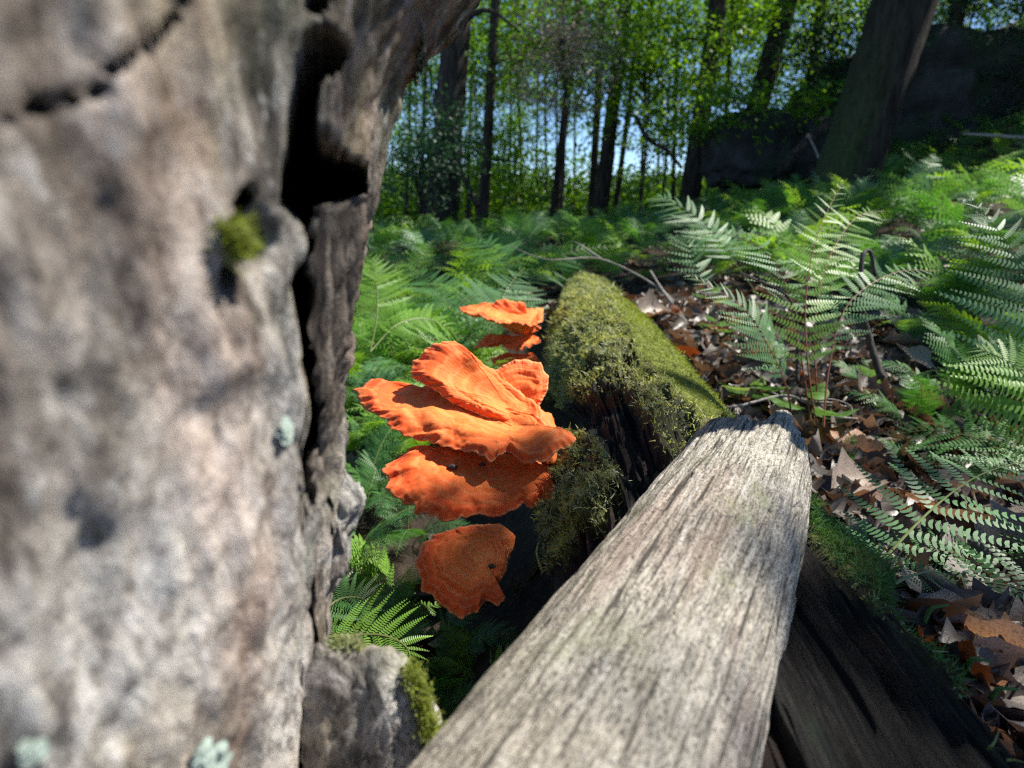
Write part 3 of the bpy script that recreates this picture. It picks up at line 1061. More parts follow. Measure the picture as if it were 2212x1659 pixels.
    area = np.linalg.norm(np.gradient(Vg, axis=0), axis=-1) * np.linalg.norm(np.gradient(Vg, axis=1), axis=-1)
    area = area.reshape(-1)
    pxx, pyy, dd = proj(V[:n0])
    seen = (np.cos(TH).reshape(-1) > -0.45) & (pyy < 1800) & (dd > 0.15)
    dens = area * moss * seen
    out = {}
    for nm, wgt, n, ln, wd, mat, lab in (('moss', dens * (1 - br) * (m3 < 0.4) / np.maximum(0.4, S.reshape(-1)), 42000, 0.0066, 0.0025, M_moss, 'shaggy olive moss'),
                                    ('moss', dens * br / np.maximum(0.4, S.reshape(-1)), 14000, 0.0042, 0.0016, M_mossb, 'smooth yellow-green moss along the right flank'),
                                    ('moss', dens * (m3 > 0.3), 12000, 0.0075, 0.0013, M_mossg, 'green feathery moss along the dark right edge')):
        idx = g.choice(n0, n, p=wgt / wgt.sum())
        p = V[idx] + g.normal(size=(n, 3)) * 0.0022
        cl = 0.75 + 0.8 * np.clip(fbm(p * 45, 2), -0.6, 0.8)
        sc = np.clip(S.reshape(-1)[idx] / 0.85, 0.75, 1.7)
        v, f, t = strands(p, nrm[idx], ln * cl * sc, wd * sc, curl=1.1, seed=len(nm) + n, up=0.0)
        tt = np.clip(0.5 * t + 0.5 * np.tile(0.5 + 0.9 * fbm(p * 14 + 2, 2), 2), 0, 1)
        o = ob(nm, v, f, mat, root, False, {'tint': tt})
        tag(o, lab, None, None, 'stuff')
    # longer curled shoots standing off the edges
    for (x, y, dx, dy, L, dd_) in ((1172, 1235, -8, -65, .05, .58), (1995, 1345, 55, -38, .02, .37), (2090, 1440, 50, -10, .02, .33), (2140, 1510, 60, -20, .02, .315), (1930, 1262, 22, -40, .02, .42)):
        a0, a1 = P(x, y, dd_), P(x + dx, y + dy, dd_ - 0.01)
        v, f = tube([a0, (a0 + a1) / 2 + np.array([-.004, 0, .004]), a1], [0.0016, 0.0014, 0.0006], 8, 5)
        ob('moss_shoot', v, f, M_mossg if x > 1500 else M_moss, root, attrs={'tint': np.full(len(v), 0.8)})
    return root


LOG = build_log()
# ------------------------------------------------------------------ orange bracket fungi


def cap(parent, poly, att, d, n, label=None, ruffle=0.005, thick=0.012, dome=0.012, seed=1, ridges=46, lift=0.0, name='cap'):
    poly = np.asarray(poly, float)
    n = unit(np.asarray(n, float))
    p0 = P(att[0], att[1], d)
    # where each outline pixel meets the cap's own plane
    def plane(x, y):
        r = P(x, y, 1.0) - CAM
        t = ((p0 - CAM) @ n) / (r @ n)
        return CAM + r * t
    W = np.array([plane(x, y) for x, y in poly])
    ex = unit(np.cross(n, [0.3, 1.0, 0.1]))
    ey = np.cross(n, ex)
    u = np.stack([(W - p0) @ ex, (W - p0) @ ey], -1)
    cl = np.vstack([u, u[:1]])
    L = np.concatenate([[0], np.cumsum(np.linalg.norm(np.diff(cl, axis=0), axis=1))])
    M = 280
    t = np.linspace(0, L[-1], M, endpoint=False)
    ou = np.stack([np.interp(t, L, cl[:, 0]), np.interp(t, L, cl[:, 1])], -1)
    for _ in range(2):
        ou = (np.roll(ou, 1, 0) + 2 * ou + np.roll(ou, -1, 0)) / 4
    size = np.linalg.norm(ou, axis=1).max()
    dist = np.linalg.norm(ou, axis=1)
    an = np.arctan2(ou[:, 1], ou[:, 0])
    g = np.random.default_rng(seed)
    per = np.stack([ou[:, 0], ou[:, 1], np.full(M, seed * 1.7)], -1)
    ou = ou * (1 + (0.042 * fbm(per * 90, 2) + 0.040 * fbm(per * 34, 2)) * np.clip(dist / size, .2, 1))[:, None]
    K = 46
    r = np.linspace(0, 1, K) ** 0.9
    r[0] = 0.012
    U = ou[None] * r[:, None, None]
    pr = np.stack([U[..., 0], U[..., 1], np.full(U.shape[:2], seed * 2.3)], -1).reshape(-1, 3)
    rr = np.repeat(r, M)
    rad = np.tile(dist / size, K)
    # radial folds: noise that varies around the rim but hardly along the radius
    dirn = unit(ou)
    pf = np.stack([np.tile(dirn[:, 0], K), np.tile(dirn[:, 1], K), rr * 0.22 + seed], -1)
    arc = np.tile(t, K)
    fold = fbm(np.stack([arc * 30, rr * 1.3, np.full(K * M, seed)], -1), 2)
    fine = fbm(np.stack([arc * 190, rr * 2.5 + fold, np.full(K * M, seed + 5.0)], -1), 2)
    h = dome * (np.sin(np.clip(rr, 0, 1) * math.pi * 0.62) * 1.15 - 0.55 * rr ** 3) * np.clip(rad * 1.3, 0.3, 1)
    fr = fbm(np.stack([arc * 75, rr * 1.2, np.full(K * M, seed + 11.0)], -1), 3)
    wv = fbm(pr * 30 + 7, 3)
    dr_ = rad * rr * size
    h += ruffle * 0.9 * fold * sstep(0.62, 1.0, rr)
    h += 0.0052 * fr * sstep(0.80, 1.0, rr)
    h -= 0.008 * sstep(0.88, 1.0, rr) * (0.5 + 0.6 * np.clip(fold, -1, 1))
    h += 0.0004 * fine * sstep(0.1, 0.7, rr)
    # growth steps that follow the margin, and wrinkles across the flow
    h += 0.0020 * np.abs(np.sin(rr * 8.5 + 0.9 * wv + seed)) * sstep(0.45, 0.72, rr)
    h += 0.0010 * pn(np.stack([dr_ * 210 + 1.5 * wv, arc * 14, np.full(K * M, seed)], -1)) * sstep(0.3, 0.6, rr)
    h += 0.009 * fbm(pr * 13, 3) * sstep(0.1, 0.6, rr)
    h += lift * rr
    th = thick * (1 - 0.62 * rr ** 1.2) * np.clip(0.55 + 0.45 * rad, 0, 1)
    rim = np.sqrt(np.clip(1 - ((rr - 0.88) / 0.12).clip(0, 1) ** 2, 0, 1))
    th = th * (0.35 + 0.65 * rim)
    top = p0 + pr[:, :1] * ex + pr[:, 1:2] * ey + h[:, None] * n
    pu = pr.copy()
    pu[:, :2] *= (1 - 0.03 * sstep(0.9, 1, rr))[:, None]
    und = p0 + pu[:, :1] * ex + pu[:, 1:2] * ey + (h - th)[:, None] * n
    V = np.vstack([top, und])
    nn = K * M
    # weld the rim with an in-between row
    lip = (top[(K - 1) * M:] + und[(K - 1) * M:]) / 2 + (0.0025 * (dirn[:, :1] * ex + dirn[:, 1:2] * ey))
    V = np.vstack([V, lip, p0 + n * h[:M].mean(), p0 + n * (h - th)[:M].mean()])
    F1 = gridfaces(K, M, True)
    F2 = gridfaces(K, M, True, nn)[:, ::-1]
    i = np.arange(M)
    j = (i + 1) % M
    o1, o2, ol = (K - 1) * M, nn + (K - 1) * M, 2 * nn
    F4 = np.vstack([np.stack([o1 + i, o1 + j, ol + j, ol + i], -1), np.stack([ol + i, ol + j, o2 + j, o2 + i], -1)])
    F3 = np.vstack([np.stack([j, i, np.full(M, 2 * nn + M)], -1), np.stack([nn + i, nn + j, np.full(M, 2 * nn + M + 1)], -1)])
    rg = 0.5 + 0.5 * np.clip(0.7 * pn(np.stack([dr_ * 210 + 1.5 * wv, arc * 14, np.full(K * M, seed)], -1)) + 0.5 * fr * sstep(0.7, 0.95, rr), -1, 1) * sstep(0.15, 0.6, rr)
    ring = rr * np.clip(0.35 + 0.65 * rad / np.maximum(rad.max(), .01), 0, 1) ** 0.3
    ring = np.where(rr > 0.95, rr, ring)
    at = {'ring': np.concatenate([ring, ring, np.ones(M), [0, 0]]), 'ridge': np.concatenate([rg, np.full(nn, .5), np.full(M, .5), [.5, .5]]),
          'under': np.concatenate([np.zeros(nn), np.ones(nn), np.full(M, 0.2), [0, 1]])}
    cross = 0.5 * np.sum(ou[:, 0] * np.roll(ou[:, 1], -1) - ou[:, 1] * np.roll(ou[:, 0], -1))
    Fs = [np.vstack([F1, F2, F4]), F3]
    if cross < 0:
        Fs = [f[:, ::-1] for f in Fs]
    o = ob(name, V, Fs, M_fung, parent, True, at)
    if label:
        o['label'] = label
    return o, p0, ex, ey, n


MAIN = thing('bracket_fungus', 'large cluster of bright orange frilled bracket fungi growing from the side of the mossy log', 'mushroom', P(1165, 930, 0.73))
cap(MAIN, [(890, 800), (903, 772), (922, 757), (950, 743), (985, 742), (1012, 765), (1042, 786), (1068, 798), (1084, 815), (1120, 842), (1165, 875), (1170, 905), (1145, 918), (1105, 918), (1062, 908), (1015, 888), (972, 872), (940, 848), (912, 832), (896, 815)],
    (1092, 872), 0.72, (0.12, -0.70, 0.70), 'frilled orange upper left cap', seed=1, dome=0.014, thick=0.016)
cap(MAIN, [(1068, 832), (1072, 803), (1100, 786), (1140, 780), (1165, 787), (1184, 815), (1181, 842), (1165, 872), (1146, 905), (1125, 900), (1100, 880), (1080, 858)],
    (1128, 862), 0.745, (-0.08, -0.80, 0.60), 'frilled orange upper right cap', seed=2, dome=0.012, thick=0.014)
cap(MAIN, [(774, 852), (800, 830), (850, 828), (900, 840), (938, 862), (985, 880), (1050, 885), (1110, 890), (1160, 905), (1190, 930), (1246, 952), (1236, 966), (1205, 974), (1172, 996), (1150, 1002), (1118, 990), (1098, 974), (1086, 984), (1060, 1002), (1040, 986), (1000, 972), (960, 962), (920, 948), (870, 942), (840, 932), (815, 906), (788, 890), (778, 872)],
    (1105, 918), 0.70, (0.0, -0.34, 0.94), 'widest orange cap with a wavy rim', seed=3, dome=0.012, ruffle=0.007, thick=0.016)
cap(MAIN, [(1026, 898), (1060, 888), (1100, 890), (1140, 900), (1155, 918), (1130, 935), (1100, 934), (1084, 926), (1050, 916)],
    (1120, 908), 0.706, (0.05, -0.62, 0.78), 'small lobe folded on the widest cap', seed=4, dome=0.006, ruffle=0.004, thick=0.010)
cap(MAIN, [(830, 1038), (838, 1005), (868, 984), (940, 970), (1050, 978), (1150, 992), (1190, 1018), (1202, 1050), (1211, 1080), (1192, 1086), (1172, 1075), (1162, 1092), (1148, 1102), (1130, 1086), (1110, 1102), (1070, 1117), (1020, 1120), (960, 1126), (900, 1112), (858, 1084), (838, 1060)],
    (1095, 1004), 0.69, (0.02, -0.45, 0.89), 'broad orange cap below, shaded by the one above', seed=5, dome=0.013, ruffle=0.006, thick=0.016)
# the fused flesh the caps grow from
_o, _v = lump('base', [(1115, 880), (1150, 872), (1190, 895), (1205, 940), (1200, 1000), (1160, 1025), (1125, 1010), (1105, 960)], 0.735, 0.018, 0.09, M_fung, MAIN, 8, rings=12, around=60, rough=0.004, freq=40, attrs=('ring', 'under'))
LOW = thing('bracket_fungus', 'single dull orange bracket fungus in the shade low on the log, below the big cluster', 'mushroom', P(1080, 1170, 0.61))
cap(LOW, [(985, 1142), (1030, 1130), (1075, 1143), (1097, 1190), (1092, 1230), (1070, 1262), (1092, 1290), (1078, 1310), (1050, 1298), (1032, 1325), (1000, 1333), (960, 1312), (915, 1272), (899, 1222), (914, 1180), (950, 1152)],
    (1035, 1190), 0.60, (0.0, -0.62, 0.78), 'round wavy cap', seed=6, dome=0.010, ruffle=0.005, thick=0.014)
lump('base', [(1030, 1135), (1080, 1130), (1110, 1160), (1100, 1210), (1060, 1200)], 0.62, 0.012, 0.06, M_fung, LOW, 4, rings=10, around=50, rough=0.003, freq=40, attrs=('ring', 'under'))
FAR = thing('bracket_fungus', 'small cluster of orange bracket fungi farther along the log, behind the big cluster', 'mushroom', P(1160, 710, 1.45))
cap(FAR, [(1060, 655), (1085, 647), (1132, 654), (1141, 680), (1158, 702), (1168, 706), (1150, 722), (1110, 722), (1072, 692), (1064, 672)], (1140, 712), 1.46, (-0.05, -0.85, 0.52), 'upright leafy upper cap', seed=7, dome=0.010, thick=0.016, ruffle=0.012)
cap(FAR, [(990, 691), (1008, 683), (1060, 685), (1110, 690), (1150, 694), (1172, 690), (1170, 712), (1150, 730), (1120, 738), (1075, 722), (1035, 708), (1005, 701)], (1138, 712), 1.42, (0.06, -0.02, 1.0), 'thin spreading cap seen from its edge', seed=8, dome=0.014, thick=0.020, ruffle=0.008, lift=0.03)
cap(FAR, [(1022, 752), (1040, 735), (1075, 728), (1110, 722), (1150, 722), (1168, 736), (1140, 747), (1112, 756), (1080, 744), (1050, 752)], (1145, 733), 1.41, (0.0, -0.22, 0.97), 'lower wavy cap', seed=9, dome=0.010, thick=0.014, ruffle=0.007)
cap(FAR, [(1058, 778), (1090, 764), (1150, 762), (1168, 782), (1130, 800), (1090, 796)], (1150, 776), 1.40, (0.0, -0.35, 0.93), 'lowest cap, in shade', seed=10, dome=0.008, thick=0.012)
# crumbs of bark that have dropped on the caps
for k, (x, y, d, s) in enumerate([(978, 1013, 0.668, .0038), (1042, 1008, .676, .0025), (966, 1247, .588, .0038), (1062, 1228, .588, .0026)]):
    p = P(x, y, d)
    g = np.random.default_rng(k)
    v, f = tube([p + [-1.6 * s, 0, 0.002], p + [0, 0.1 * s, 0.003], p + [1.6 * s, 0.3 * s, 0.0015]], [0.4 * s, s, 0.3 * s], 7, 6, 0.3)
    o = ob('bark_crumb', v, f, M_twigd, None)
    tag(o, ['dark bark crumb left of the middle of the broad lower cap', 'tiny dark crumb under the overhang on the broad lower cap',
            'dark crumb left of centre on the dull shaded bracket', 'tiny dark crumb near the right rim of the dull shaded bracket'][k], 'bark crumb', 'bark crumbs on the fungi')
# ------------------------------------------------------------------ forest floor
def build_floor():
    u = np.linspace(-1, 1, 230)
    x = np.sinh(u * 5.2) / math.sinh(5.2) * 420
    t = np.linspace(0, 1, 230)
    y = -3.0 + np.sinh(t * 5.0) / math.sinh(5.0) * 600 + 4 * t
    X, Y = np.meshgrid(x, y, indexing='ij')
    Z = gz(X, Y)
    V = np.stack([X, Y, Z], -1).reshape(-1, 3)
    n = len(u)
    F = gridfaces(n, n)[:, ::-1]
    o = ob('forest_floor', V, F, M_soil, None)
    tag(o, 'dark leaf-covered forest floor rising to the right', None, None, 'structure')
    return o


FLOOR = build_floor()


def leaf_shape(kind, seed):
    g = np.random.default_rng(seed)
    n = 9
    t = np.linspace(0, 1, n)
    if kind == 'beech':
        wv = 0.27 * np.sin(np.pi * t ** 0.85) + 0.01
    elif kind == 'oak':
        wv = (0.10 + 0.22 * np.sin(np.pi * t ** 0.75)) * (1 + 0.42 * np.cos(t * 22))
        wv[0], wv[-1] = 0.012, 0.05
    else:
        wv = 0.34 * np.sin(np.pi * t ** 0.6) * (1 + 0.22 * np.cos(t * 15))
        wv[-1] = 0.01
    cu = g.uniform(-0.5, 0.9)
    tw = g.uniform(-0.6, 0.6)
    cup = g.uniform(-0.6, 1.3)
    rows = []
    for k in range(n):
        z = cu * (t[k] - 0.5) ** 2 + 0.03 * g.normal()
        for s in (-1, -0.5, 0, 0.5, 1):
            ww = wv[k] * s
            rows.append([t[k] - 0.5, ww * (1 - 0.25 * abs(cup) * abs(s)), z + cup * wv[k] * s * s * 0.8 + tw * ww * (t[k] - 0.5) + 0.015 * g.normal() * abs(s)])
    V = np.array(rows)
    F = gridfaces(n, 5)
    sv, sf = tube([[-0.5, 0, rows[2][2]], [-0.6, 0.02, rows[2][2] + .01], [-0.68, 0.03, rows[2][2] + .02]], [0.010, 0.008], 3, 3, close=False)
    return merge([(V, [F]), (sv, sf)])


LEAFV = [leaf_shape(k, i) for i, k in enumerate(['beech', 'oak', 'beech', 'maple', 'oak', 'beech', 'maple', 'oak'])]
LEAFM = [mkmesh('dead_leaf', v, f, M_dead) for v, f in LEAFV]


def off_log(x, y):
    """distance to the right of the fallen log's axis"""
    return (x - L0[0] - LDIR[0] * y) * LSIDE[0]


def litter_spot(g, k):
    if k == 0:                                   # open litter right of the log
        d = g.uniform(0.34, 1.5)
        px = g.uniform(1500, 2330)
        py = g.uniform(880, 1750)
        return onground(px, py, 0.15, 4)
    if k == 1:                                   # sunny patch behind the log
        return onground(g.uniform(1310, 1950), g.uniform(600, 960), 0.3, 5)
    x, y = g.uniform(-1.2, 3.0), g.uniform(0.3, 5.5)
    return np.array([x, y, float(gz(np.array([x]), np.array([y]))[0])])


def leaf_mat4(g, p, L, tilt=0.45, lift=0.012):
    q = Quaternion((0, 0, 1), g.uniform(0, 6.3)) @ Quaternion((1, 0, 0), g.normal() * tilt) @ Quaternion((0, 1, 0), g.normal() * tilt * 0.8)
    return Matrix.LocRotScale(Vector(p + np.array([0, 0, lift])), q, Vector((L, L, L)))


g_ = np.random.default_rng(21)
cnt = 0
while cnt < 296:
    k = 0 if cnt < 190 else 1
    p = litter_spot(g_, k)
    if abs(off_log(p[0], p[1])) < 0.17 or off_log(p[0], p[1]) < 0 or p[1] < 0.1:
        continue
    me = LEAFM[int(g_.integers(len(LEAFM)))]
    o = link('dead_leaf', me, FLOOR, leaf_mat4(g_, p, g_.uniform(0.045, 0.085), 0.52, g_.uniform(0.006, 0.035)))
    cnt += 1
# the finer litter underneath: one mass
parts, tints = [], []
for j in range(6000):
    k = [0, 0, 1, 2, 2, 2][int(g_.integers(6))]
    p = litter_spot(g_, k)
    if abs(off_log(p[0], p[1])) < 0.12:
        continue
    L = g_.uniform(0.025, 0.085)
    v, f = LEAFV[int(g_.integers(len(LEAFV)))]
    v = v[:45:1]
    M = np.array(leaf_mat4(g_, p, L, 0.4, g_.uniform(0.001, 0.018)))
    vv = v @ M[:3, :3].T + M[:3, 3]
    idx = [r * 5 + c for r in range(9) for c in (0, 2, 4)]
    parts.append((vv[idx], [gridfaces(9, 3)]))
    tints.append(np.full(16, g_.uniform(0, 1)))
v, f = merge(parts)
o = ob('leaf_litter', v, f, M_deads, None, True, {'tint': np.concatenate(tints)})
tag(o, 'layer of brown fallen leaves covering the ground', None, None, 'stuff')


def big_leaf(px, py, L, mat, label, rz, tilt, kind, lift=0.02, cat='leaf'):
    p = onground(px, py, 0.2, 4)
    v, f = LEAFV[kind]
    o = link('fallen_leaf', mkmesh('fallen_leaf', v, f, mat), None,
             Matrix.LocRotScale(Vector(p + np.array([0, 0, lift])), Quaternion((0, 0, 1), rz) @ Quaternion((1, 0, 0), tilt), Vector((L, L, L))))
    tag(o, label, cat, 'distinct fallen leaves')


big_leaf(1415, 700, 0.15, M_pale, 'large pinkish sunlit dead leaf right beside the far part of the mossy log', 0.4, 0.5, 3, 0.035)
big_leaf(1655, 800, 0.085, M_orange, 'russet curled leaf lying upright behind the snapped end of the grey log', 1.2, 0.9, 5, 0.05)
big_leaf(1470, 785, 0.09, M_orange, 'dark red-brown leaf tucked against the sunny flank of the mossy log', 2.4, 0.6, 6, 0.03)
big_leaf(1540, 735, 0.06, M_orange, 'small orange-brown leaf in the sunny litter patch', 0.2, 0.4, 2, 0.03)
big_leaf(1810, 985, 0.085, M_orange, 'rusty curled leaf on the shaded litter, right of the grey log', 0.1, 0.7, 1, 0.03)
big_leaf(2050, 1500, 0.06, M_orange, 'crumpled orange-brown leaf at the bottom right, beside the dark log', 1.7, 0.5, 3, 0.03)
big_leaf(1850, 1090, 0.12, M_pale, 'broad pale dead leaf just right of the grey log in shade', 0.5, 0.2, 3, 0.03)
big_leaf(2080, 1170, 0.13, M_pale, 'long grey-tan curled leaf in the lower right litter', 2.7, 0.4, 5, 0.03)
big_leaf(2180, 1480, 0.10, M_pale, 'whitish curled leaf at the lower right edge', 2.2, 0.6, 2, 0.03)
big_leaf(1975, 800, 0.13, M_pale, 'pale curled leaf at the foot of the dark stem', 0.8, 0.5, 6, 0.03)


# ------------------------------------------------------------------ twigs and sticks
def twig(name, label, pts, radii, mat, branches=(), cat='twig', group='dead twigs on the ground'):
    W = np.array([P(*p) for p in pts])
    root = thing(name, label, cat, W[0], group)
    v, f = tube(W, radii, 10 * len(pts), 7, 0.25)
    ob('stem', v, f, mat, root)
    for b in branches:
        v, f = tube([P(*p) for p in b], [radii[-1] * 0.9, radii[-1] * 0.35], 14, 6, 0.25)
        ob('side_twig', v, f, mat, root)
    return root


twig('dead_twig', 'pale forked dead twig lying on the litter just behind the grey log', [(1545, 882, 1.0), (1600, 876, 1.0), (1690, 855, 1.01), (1745, 870, .99), (1800, 898, .96), (1852, 905, .95)], [0.0022, 0.003, 0.002], M_twig,
     [[(1690, 857, 1.01), (1640, 840, 1.06), (1570, 838, 1.12)], [(1745, 868, .99), (1790, 862, .98), (1835, 875, .97), (1842, 900, .96)]])
twig('dead_twig', 'grey lichened twig bending down beside the rusty leaf', [(1740, 868, 1.02), (1800, 872, 1.0), (1832, 892, .98), (1838, 960, .93)], [0.002, 0.0025, 0.002], M_twig)
twig('dead_twig', 'long thin stick leaning across the far end of the mossy log', [(1100, 530, 2.0), (1180, 560, 1.95), (1300, 560, 2.05), (1420, 620, 1.95), (1490, 690, 1.8)], [0.0012, 0.002, 0.003, 0.004], M_twig,
     [[(1300, 560, 2.05), (1255, 530, 2.1), (1235, 520, 2.1)]])
twig('dead_twig', 'pale stick poking up from the sunny litter beside the log', [(1405, 585, 2.0), (1440, 640, 1.9), (1500, 712, 1.75)], [0.003, 0.005, 0.006], M_twig)
twig('dead_twig', 'dark bent dead stem standing in front of the ferns', [(1905, 818, 1.02), (1880, 740, 1.04), (1862, 660, 1.05), (1862, 560, 1.05), (1880, 545, 1.06), (1892, 610, 1.07)], [0.007, 0.0055, 0.004, 0.003], M_twigd)
twig('dead_twig', 'black thin stem behind the pale fern fronds', [(1722, 825, 1.05), (1722, 720, 1.07), (1700, 640, 1.08), (1600, 590, 1.1)], [0.004, 0.003, 0.002], M_twigd)
twig('fallen_branch', 'thick dark branch on the ground at the lower right', [(2000, 1240, .52), (2080, 1310, .48), (2160, 1375, .46), (2290, 1450, .43)], [0.010, 0.012, 0.011], M_twigd, [[(2130, 1380, .46), (2180, 1430, .44), (2215, 1480, .43)]], 'branch', None)
twig('dead_twig', 'pale straight stick lying near the right edge', [(1990, 1210, .58), (2080, 1215, .56), (2160, 1222, .55)], [0.004, 0.004], M_twig)
twig('fallen_branch', 'pale bare branch lying above the ferns in front of the dark rock', [(2080, 289, 4.2), (2120, 291, 4.2), (2212, 297, 4.2), (2330, 300, 4.2)], [0.006, 0.012, 0.014], M_twig, (), 'branch', None)
# ------------------------------------------------------------------ ferns
def frond(C, Nn, width, pairs=16, m=6, droop=0.15, seed=0, stalk=0.2, stalk_r=0.0016, fold=0.1, pin=0.185):
    g = np.random.default_rng(seed)
    C = np.asarray(C, float)
    n = len(C)
    tt = np.linspace(0, 1, n)
    T = unit(np.gradient(C, axis=0))
    Nn = np.asarray(Nn, float)
    Nn = unit(Nn - T * np.sum(Nn * T, -1, keepdims=True))
    tp = np.linspace(stalk, 0.992, pairs)
    Vs, Fs, off = [], [], 0
    for t in tp:
        c = np.array([np.interp(t, tt, C[:, k]) for k in range(3)])
        T_ = unit(np.array([np.interp(t, tt, T[:, k]) for k in range(3)]))
        N_ = unit(np.array([np.interp(t, tt, Nn[:, k]) for k in range(3)]))
        x = (t - stalk) / (1 - stalk)
        sh = np.interp(x, [0, 0.12, 0.3, 0.6, 0.85, 1], [0.62, 0.86, 1.0, 0.66, 0.28, 0.06])
        for sd in (-1, 1):
            S = np.cross(T_, N_) * sd
            l = width * sh * g.uniform(0.88, 1.08)
            an = math.radians(20 + 22 * x) + g.normal() * 0.06
            nn = unit(N_ + 0.25 * g.normal(size=3) * 0.5 + 0.2 * S * g.uniform(-0.3, 1))
            d = unit(S * math.cos(an) + T_ * math.sin(an))
            d = unit(d - nn * (d @ nn))
            e = np.cross(nn, d)
            mm = max(min(m, 3), int(round(m * (0.45 + 0.55 * sh))))
            u = (np.arange(mm) + 0.5) / mm
            dr = droop * g.uniform(0.5, 1.6)
            ax = c + d * (l * u)[:, None] - nn * (dr * l * u * u)[:, None] + T_ * (0.10 * l * u * u)[:, None]
            hw = 0.5 * l / mm * 0.68
            pl = l * pin * np.clip(1.25 * (1 - u) ** 0.62, 0.12, 1) * np.clip(0.6 + 2.2 * u, 0, 1)
            for s2 in (-1, 1):
                E = unit(e * s2 + d * 0.20 - nn * fold * g.uniform(-0.5, 1.5))
                b0 = ax - d * hw
                b1 = ax + d * hw * 0.9
                m0 = ax - d * hw * 0.85 + E * (pl * 0.62)[:, None]
                m1 = ax + d * hw * 0.80 + E * (pl * 0.68)[:, None]
                tip = ax + d * hw * 0.35 + E * pl[:, None]
                V = np.stack([b0, m0, tip, m1, b1], 1).reshape(-1, 3)
                F = np.arange(5 * mm).reshape(mm, 5) + off
                if s2 * sd < 0:
                    F = F[:, ::-1]
                Vs.append(V)
                Fs.append(F)
                off += len(V)
    V, F = np.vstack(Vs), [np.vstack(Fs)]
    tv, tf = tube(C, [stalk_r * 1.3, stalk_r, stalk_r * 0.6, stalk_r * 0.25], n, 4, close=False, resample=False)
    nleaf = len(F[0])
    F = F + [f + len(V) for f in tf]
    V = np.vstack([V, tv])
    mi = np.concatenate([np.zeros(nleaf, int), np.ones(sum(len(f) for f in tf), int)])
    return V, F, mi


def std_curve(seed):
    g = np.random.default_rng(seed)
    n = 16
    e0, e1 = math.radians(g.uniform(58, 84)), math.radians(g.uniform(-28, 14))
    t = np.linspace(0, 1, n)
    el = e0 + (e1 - e0) * t ** g.uniform(0.85, 1.3)
    az = g.uniform(-0.25, 0.25) * t
    st = np.stack([np.cos(el) * np.cos(az), np.cos(el) * np.sin(az), np.sin(el)], -1) / n
    C = np.vstack([[0, 0, 0], np.cumsum(st, 0)])
    N_ = np.stack([-np.sin(np.append(el, el[-1])), np.zeros(n + 1), np.cos(np.append(el, el[-1]))], -1)
    N_ += np.array([0, g.normal() * 0.15, 0])
    return C, N_


FR, FRN = [], []
for k in range(8):
    C, N_ = std_curve(40 + k)
    v, f, mi = frond(C, N_, 0.21 + 0.05 * (k % 3) / 2, 15, 6, 0.16, k, 0.22, 0.0035)
    FR.append([mkmesh('frond', v, f, [mm, M_gstem], False, None, mi) for mm in (M_fern, M_fernp, M_ferny)])
    v, f, mi = frond(C, N_, 0.21 + 0.05 * (k % 3) / 2, 21, 10, 0.16, k, 0.22, 0.003)
    FRN.append([mkmesh('frond', v, f, [mm, M_gstem], False, None, mi) for mm in (M_fern, M_fernp, M_ferny)])


FERNS = {}


def fern(x, y, size, nf, zone, group, g, mats=(0, 0, 0, 2), near=False, lean=0.0):
    z = float(gz(np.array([x]), np.array([y]))[0])
    k0 = mats[int(g.integers(len(mats)))]
    label = '%s %s fern %s' % ('low' if size < (0.2 if near else 0.385) else 'tall' if size > (0.25 if near else 0.45) else 'mid-sized', ['dark green', 'pale', 'yellow-green'][k0], zone)
    root = thing('fern', label, 'fern', (x, y, z - 0.01), group)
    FERNS.setdefault(label, []).append((proj(np.array([[x, y, z]]))[0][0], root))
    a0 = g.uniform(0, 6.3)
    for k in range(nf):
        s = size * g.uniform(0.75, 1.15)
        q = Quaternion((0, 0, 1), a0 + k * 6.283 / nf + g.normal() * 0.35) @ Quaternion((0, 1, 0), g.normal() * 0.16 + lean) @ Quaternion((1, 0, 0), g.normal() * 0.18)
        me = (FRN if near else FR)[int(g.integers(8))][k0]
        link('frond', me, root, Matrix.LocRotScale(Vector((g.normal() * 0.012, g.normal() * 0.012, 0)), q, Vector((s, s, s))))
    return root


def name_ferns():
    """look-alikes are told apart by their place among each other"""
    num = ['', 'first', 'second', 'third', 'fourth', 'fifth', 'sixth', 'seventh', 'eighth', 'ninth', 'tenth', 'eleventh', 'twelfth', 'thirteenth', 'fourteenth', 'fifteenth', 'sixteenth']
    for lab, mem in FERNS.items():
        if len(mem) == 1:
            continue
        mem.sort(key=lambda t: t[0])
        for i, (_, r) in enumerate(mem):
            if len(mem) == 2:
                r['label'] = lab + [', left of two', ', right of two'][i]
            elif i == 0:
                r['label'] = lab + ', leftmost'
            elif i == len(mem) - 1:
                r['label'] = lab + ', rightmost'
            else:
                r['label'] = lab + ', %s from left' % num[min(i + 1, 16)]


def own_fern(label, fronds, mats, group=None, pairs=21, m=20, stalk=0.22, smat=None):
    """a fern whose fronds follow given curves (pixel, pixel, depth)"""
    base = P(*fronds[0][0][0])
    root = thing('fern', label, 'fern', base, group)
    for k, (pts, nh, wd, mat) in enumerate(fronds):
        C = spline([P(*p) for p in pts], 22)
        v, f, mi = frond(C, np.tile(np.asarray(nh, float), (22, 1)), wd, pairs, m, 0.14, 100 + k + int(pts[0][0]), stalk, 0.0013, 0.05, 0.088)
        ob('frond', v, f, [mats[mat], smat or M_gstem], root, False, None, mi)
    return root


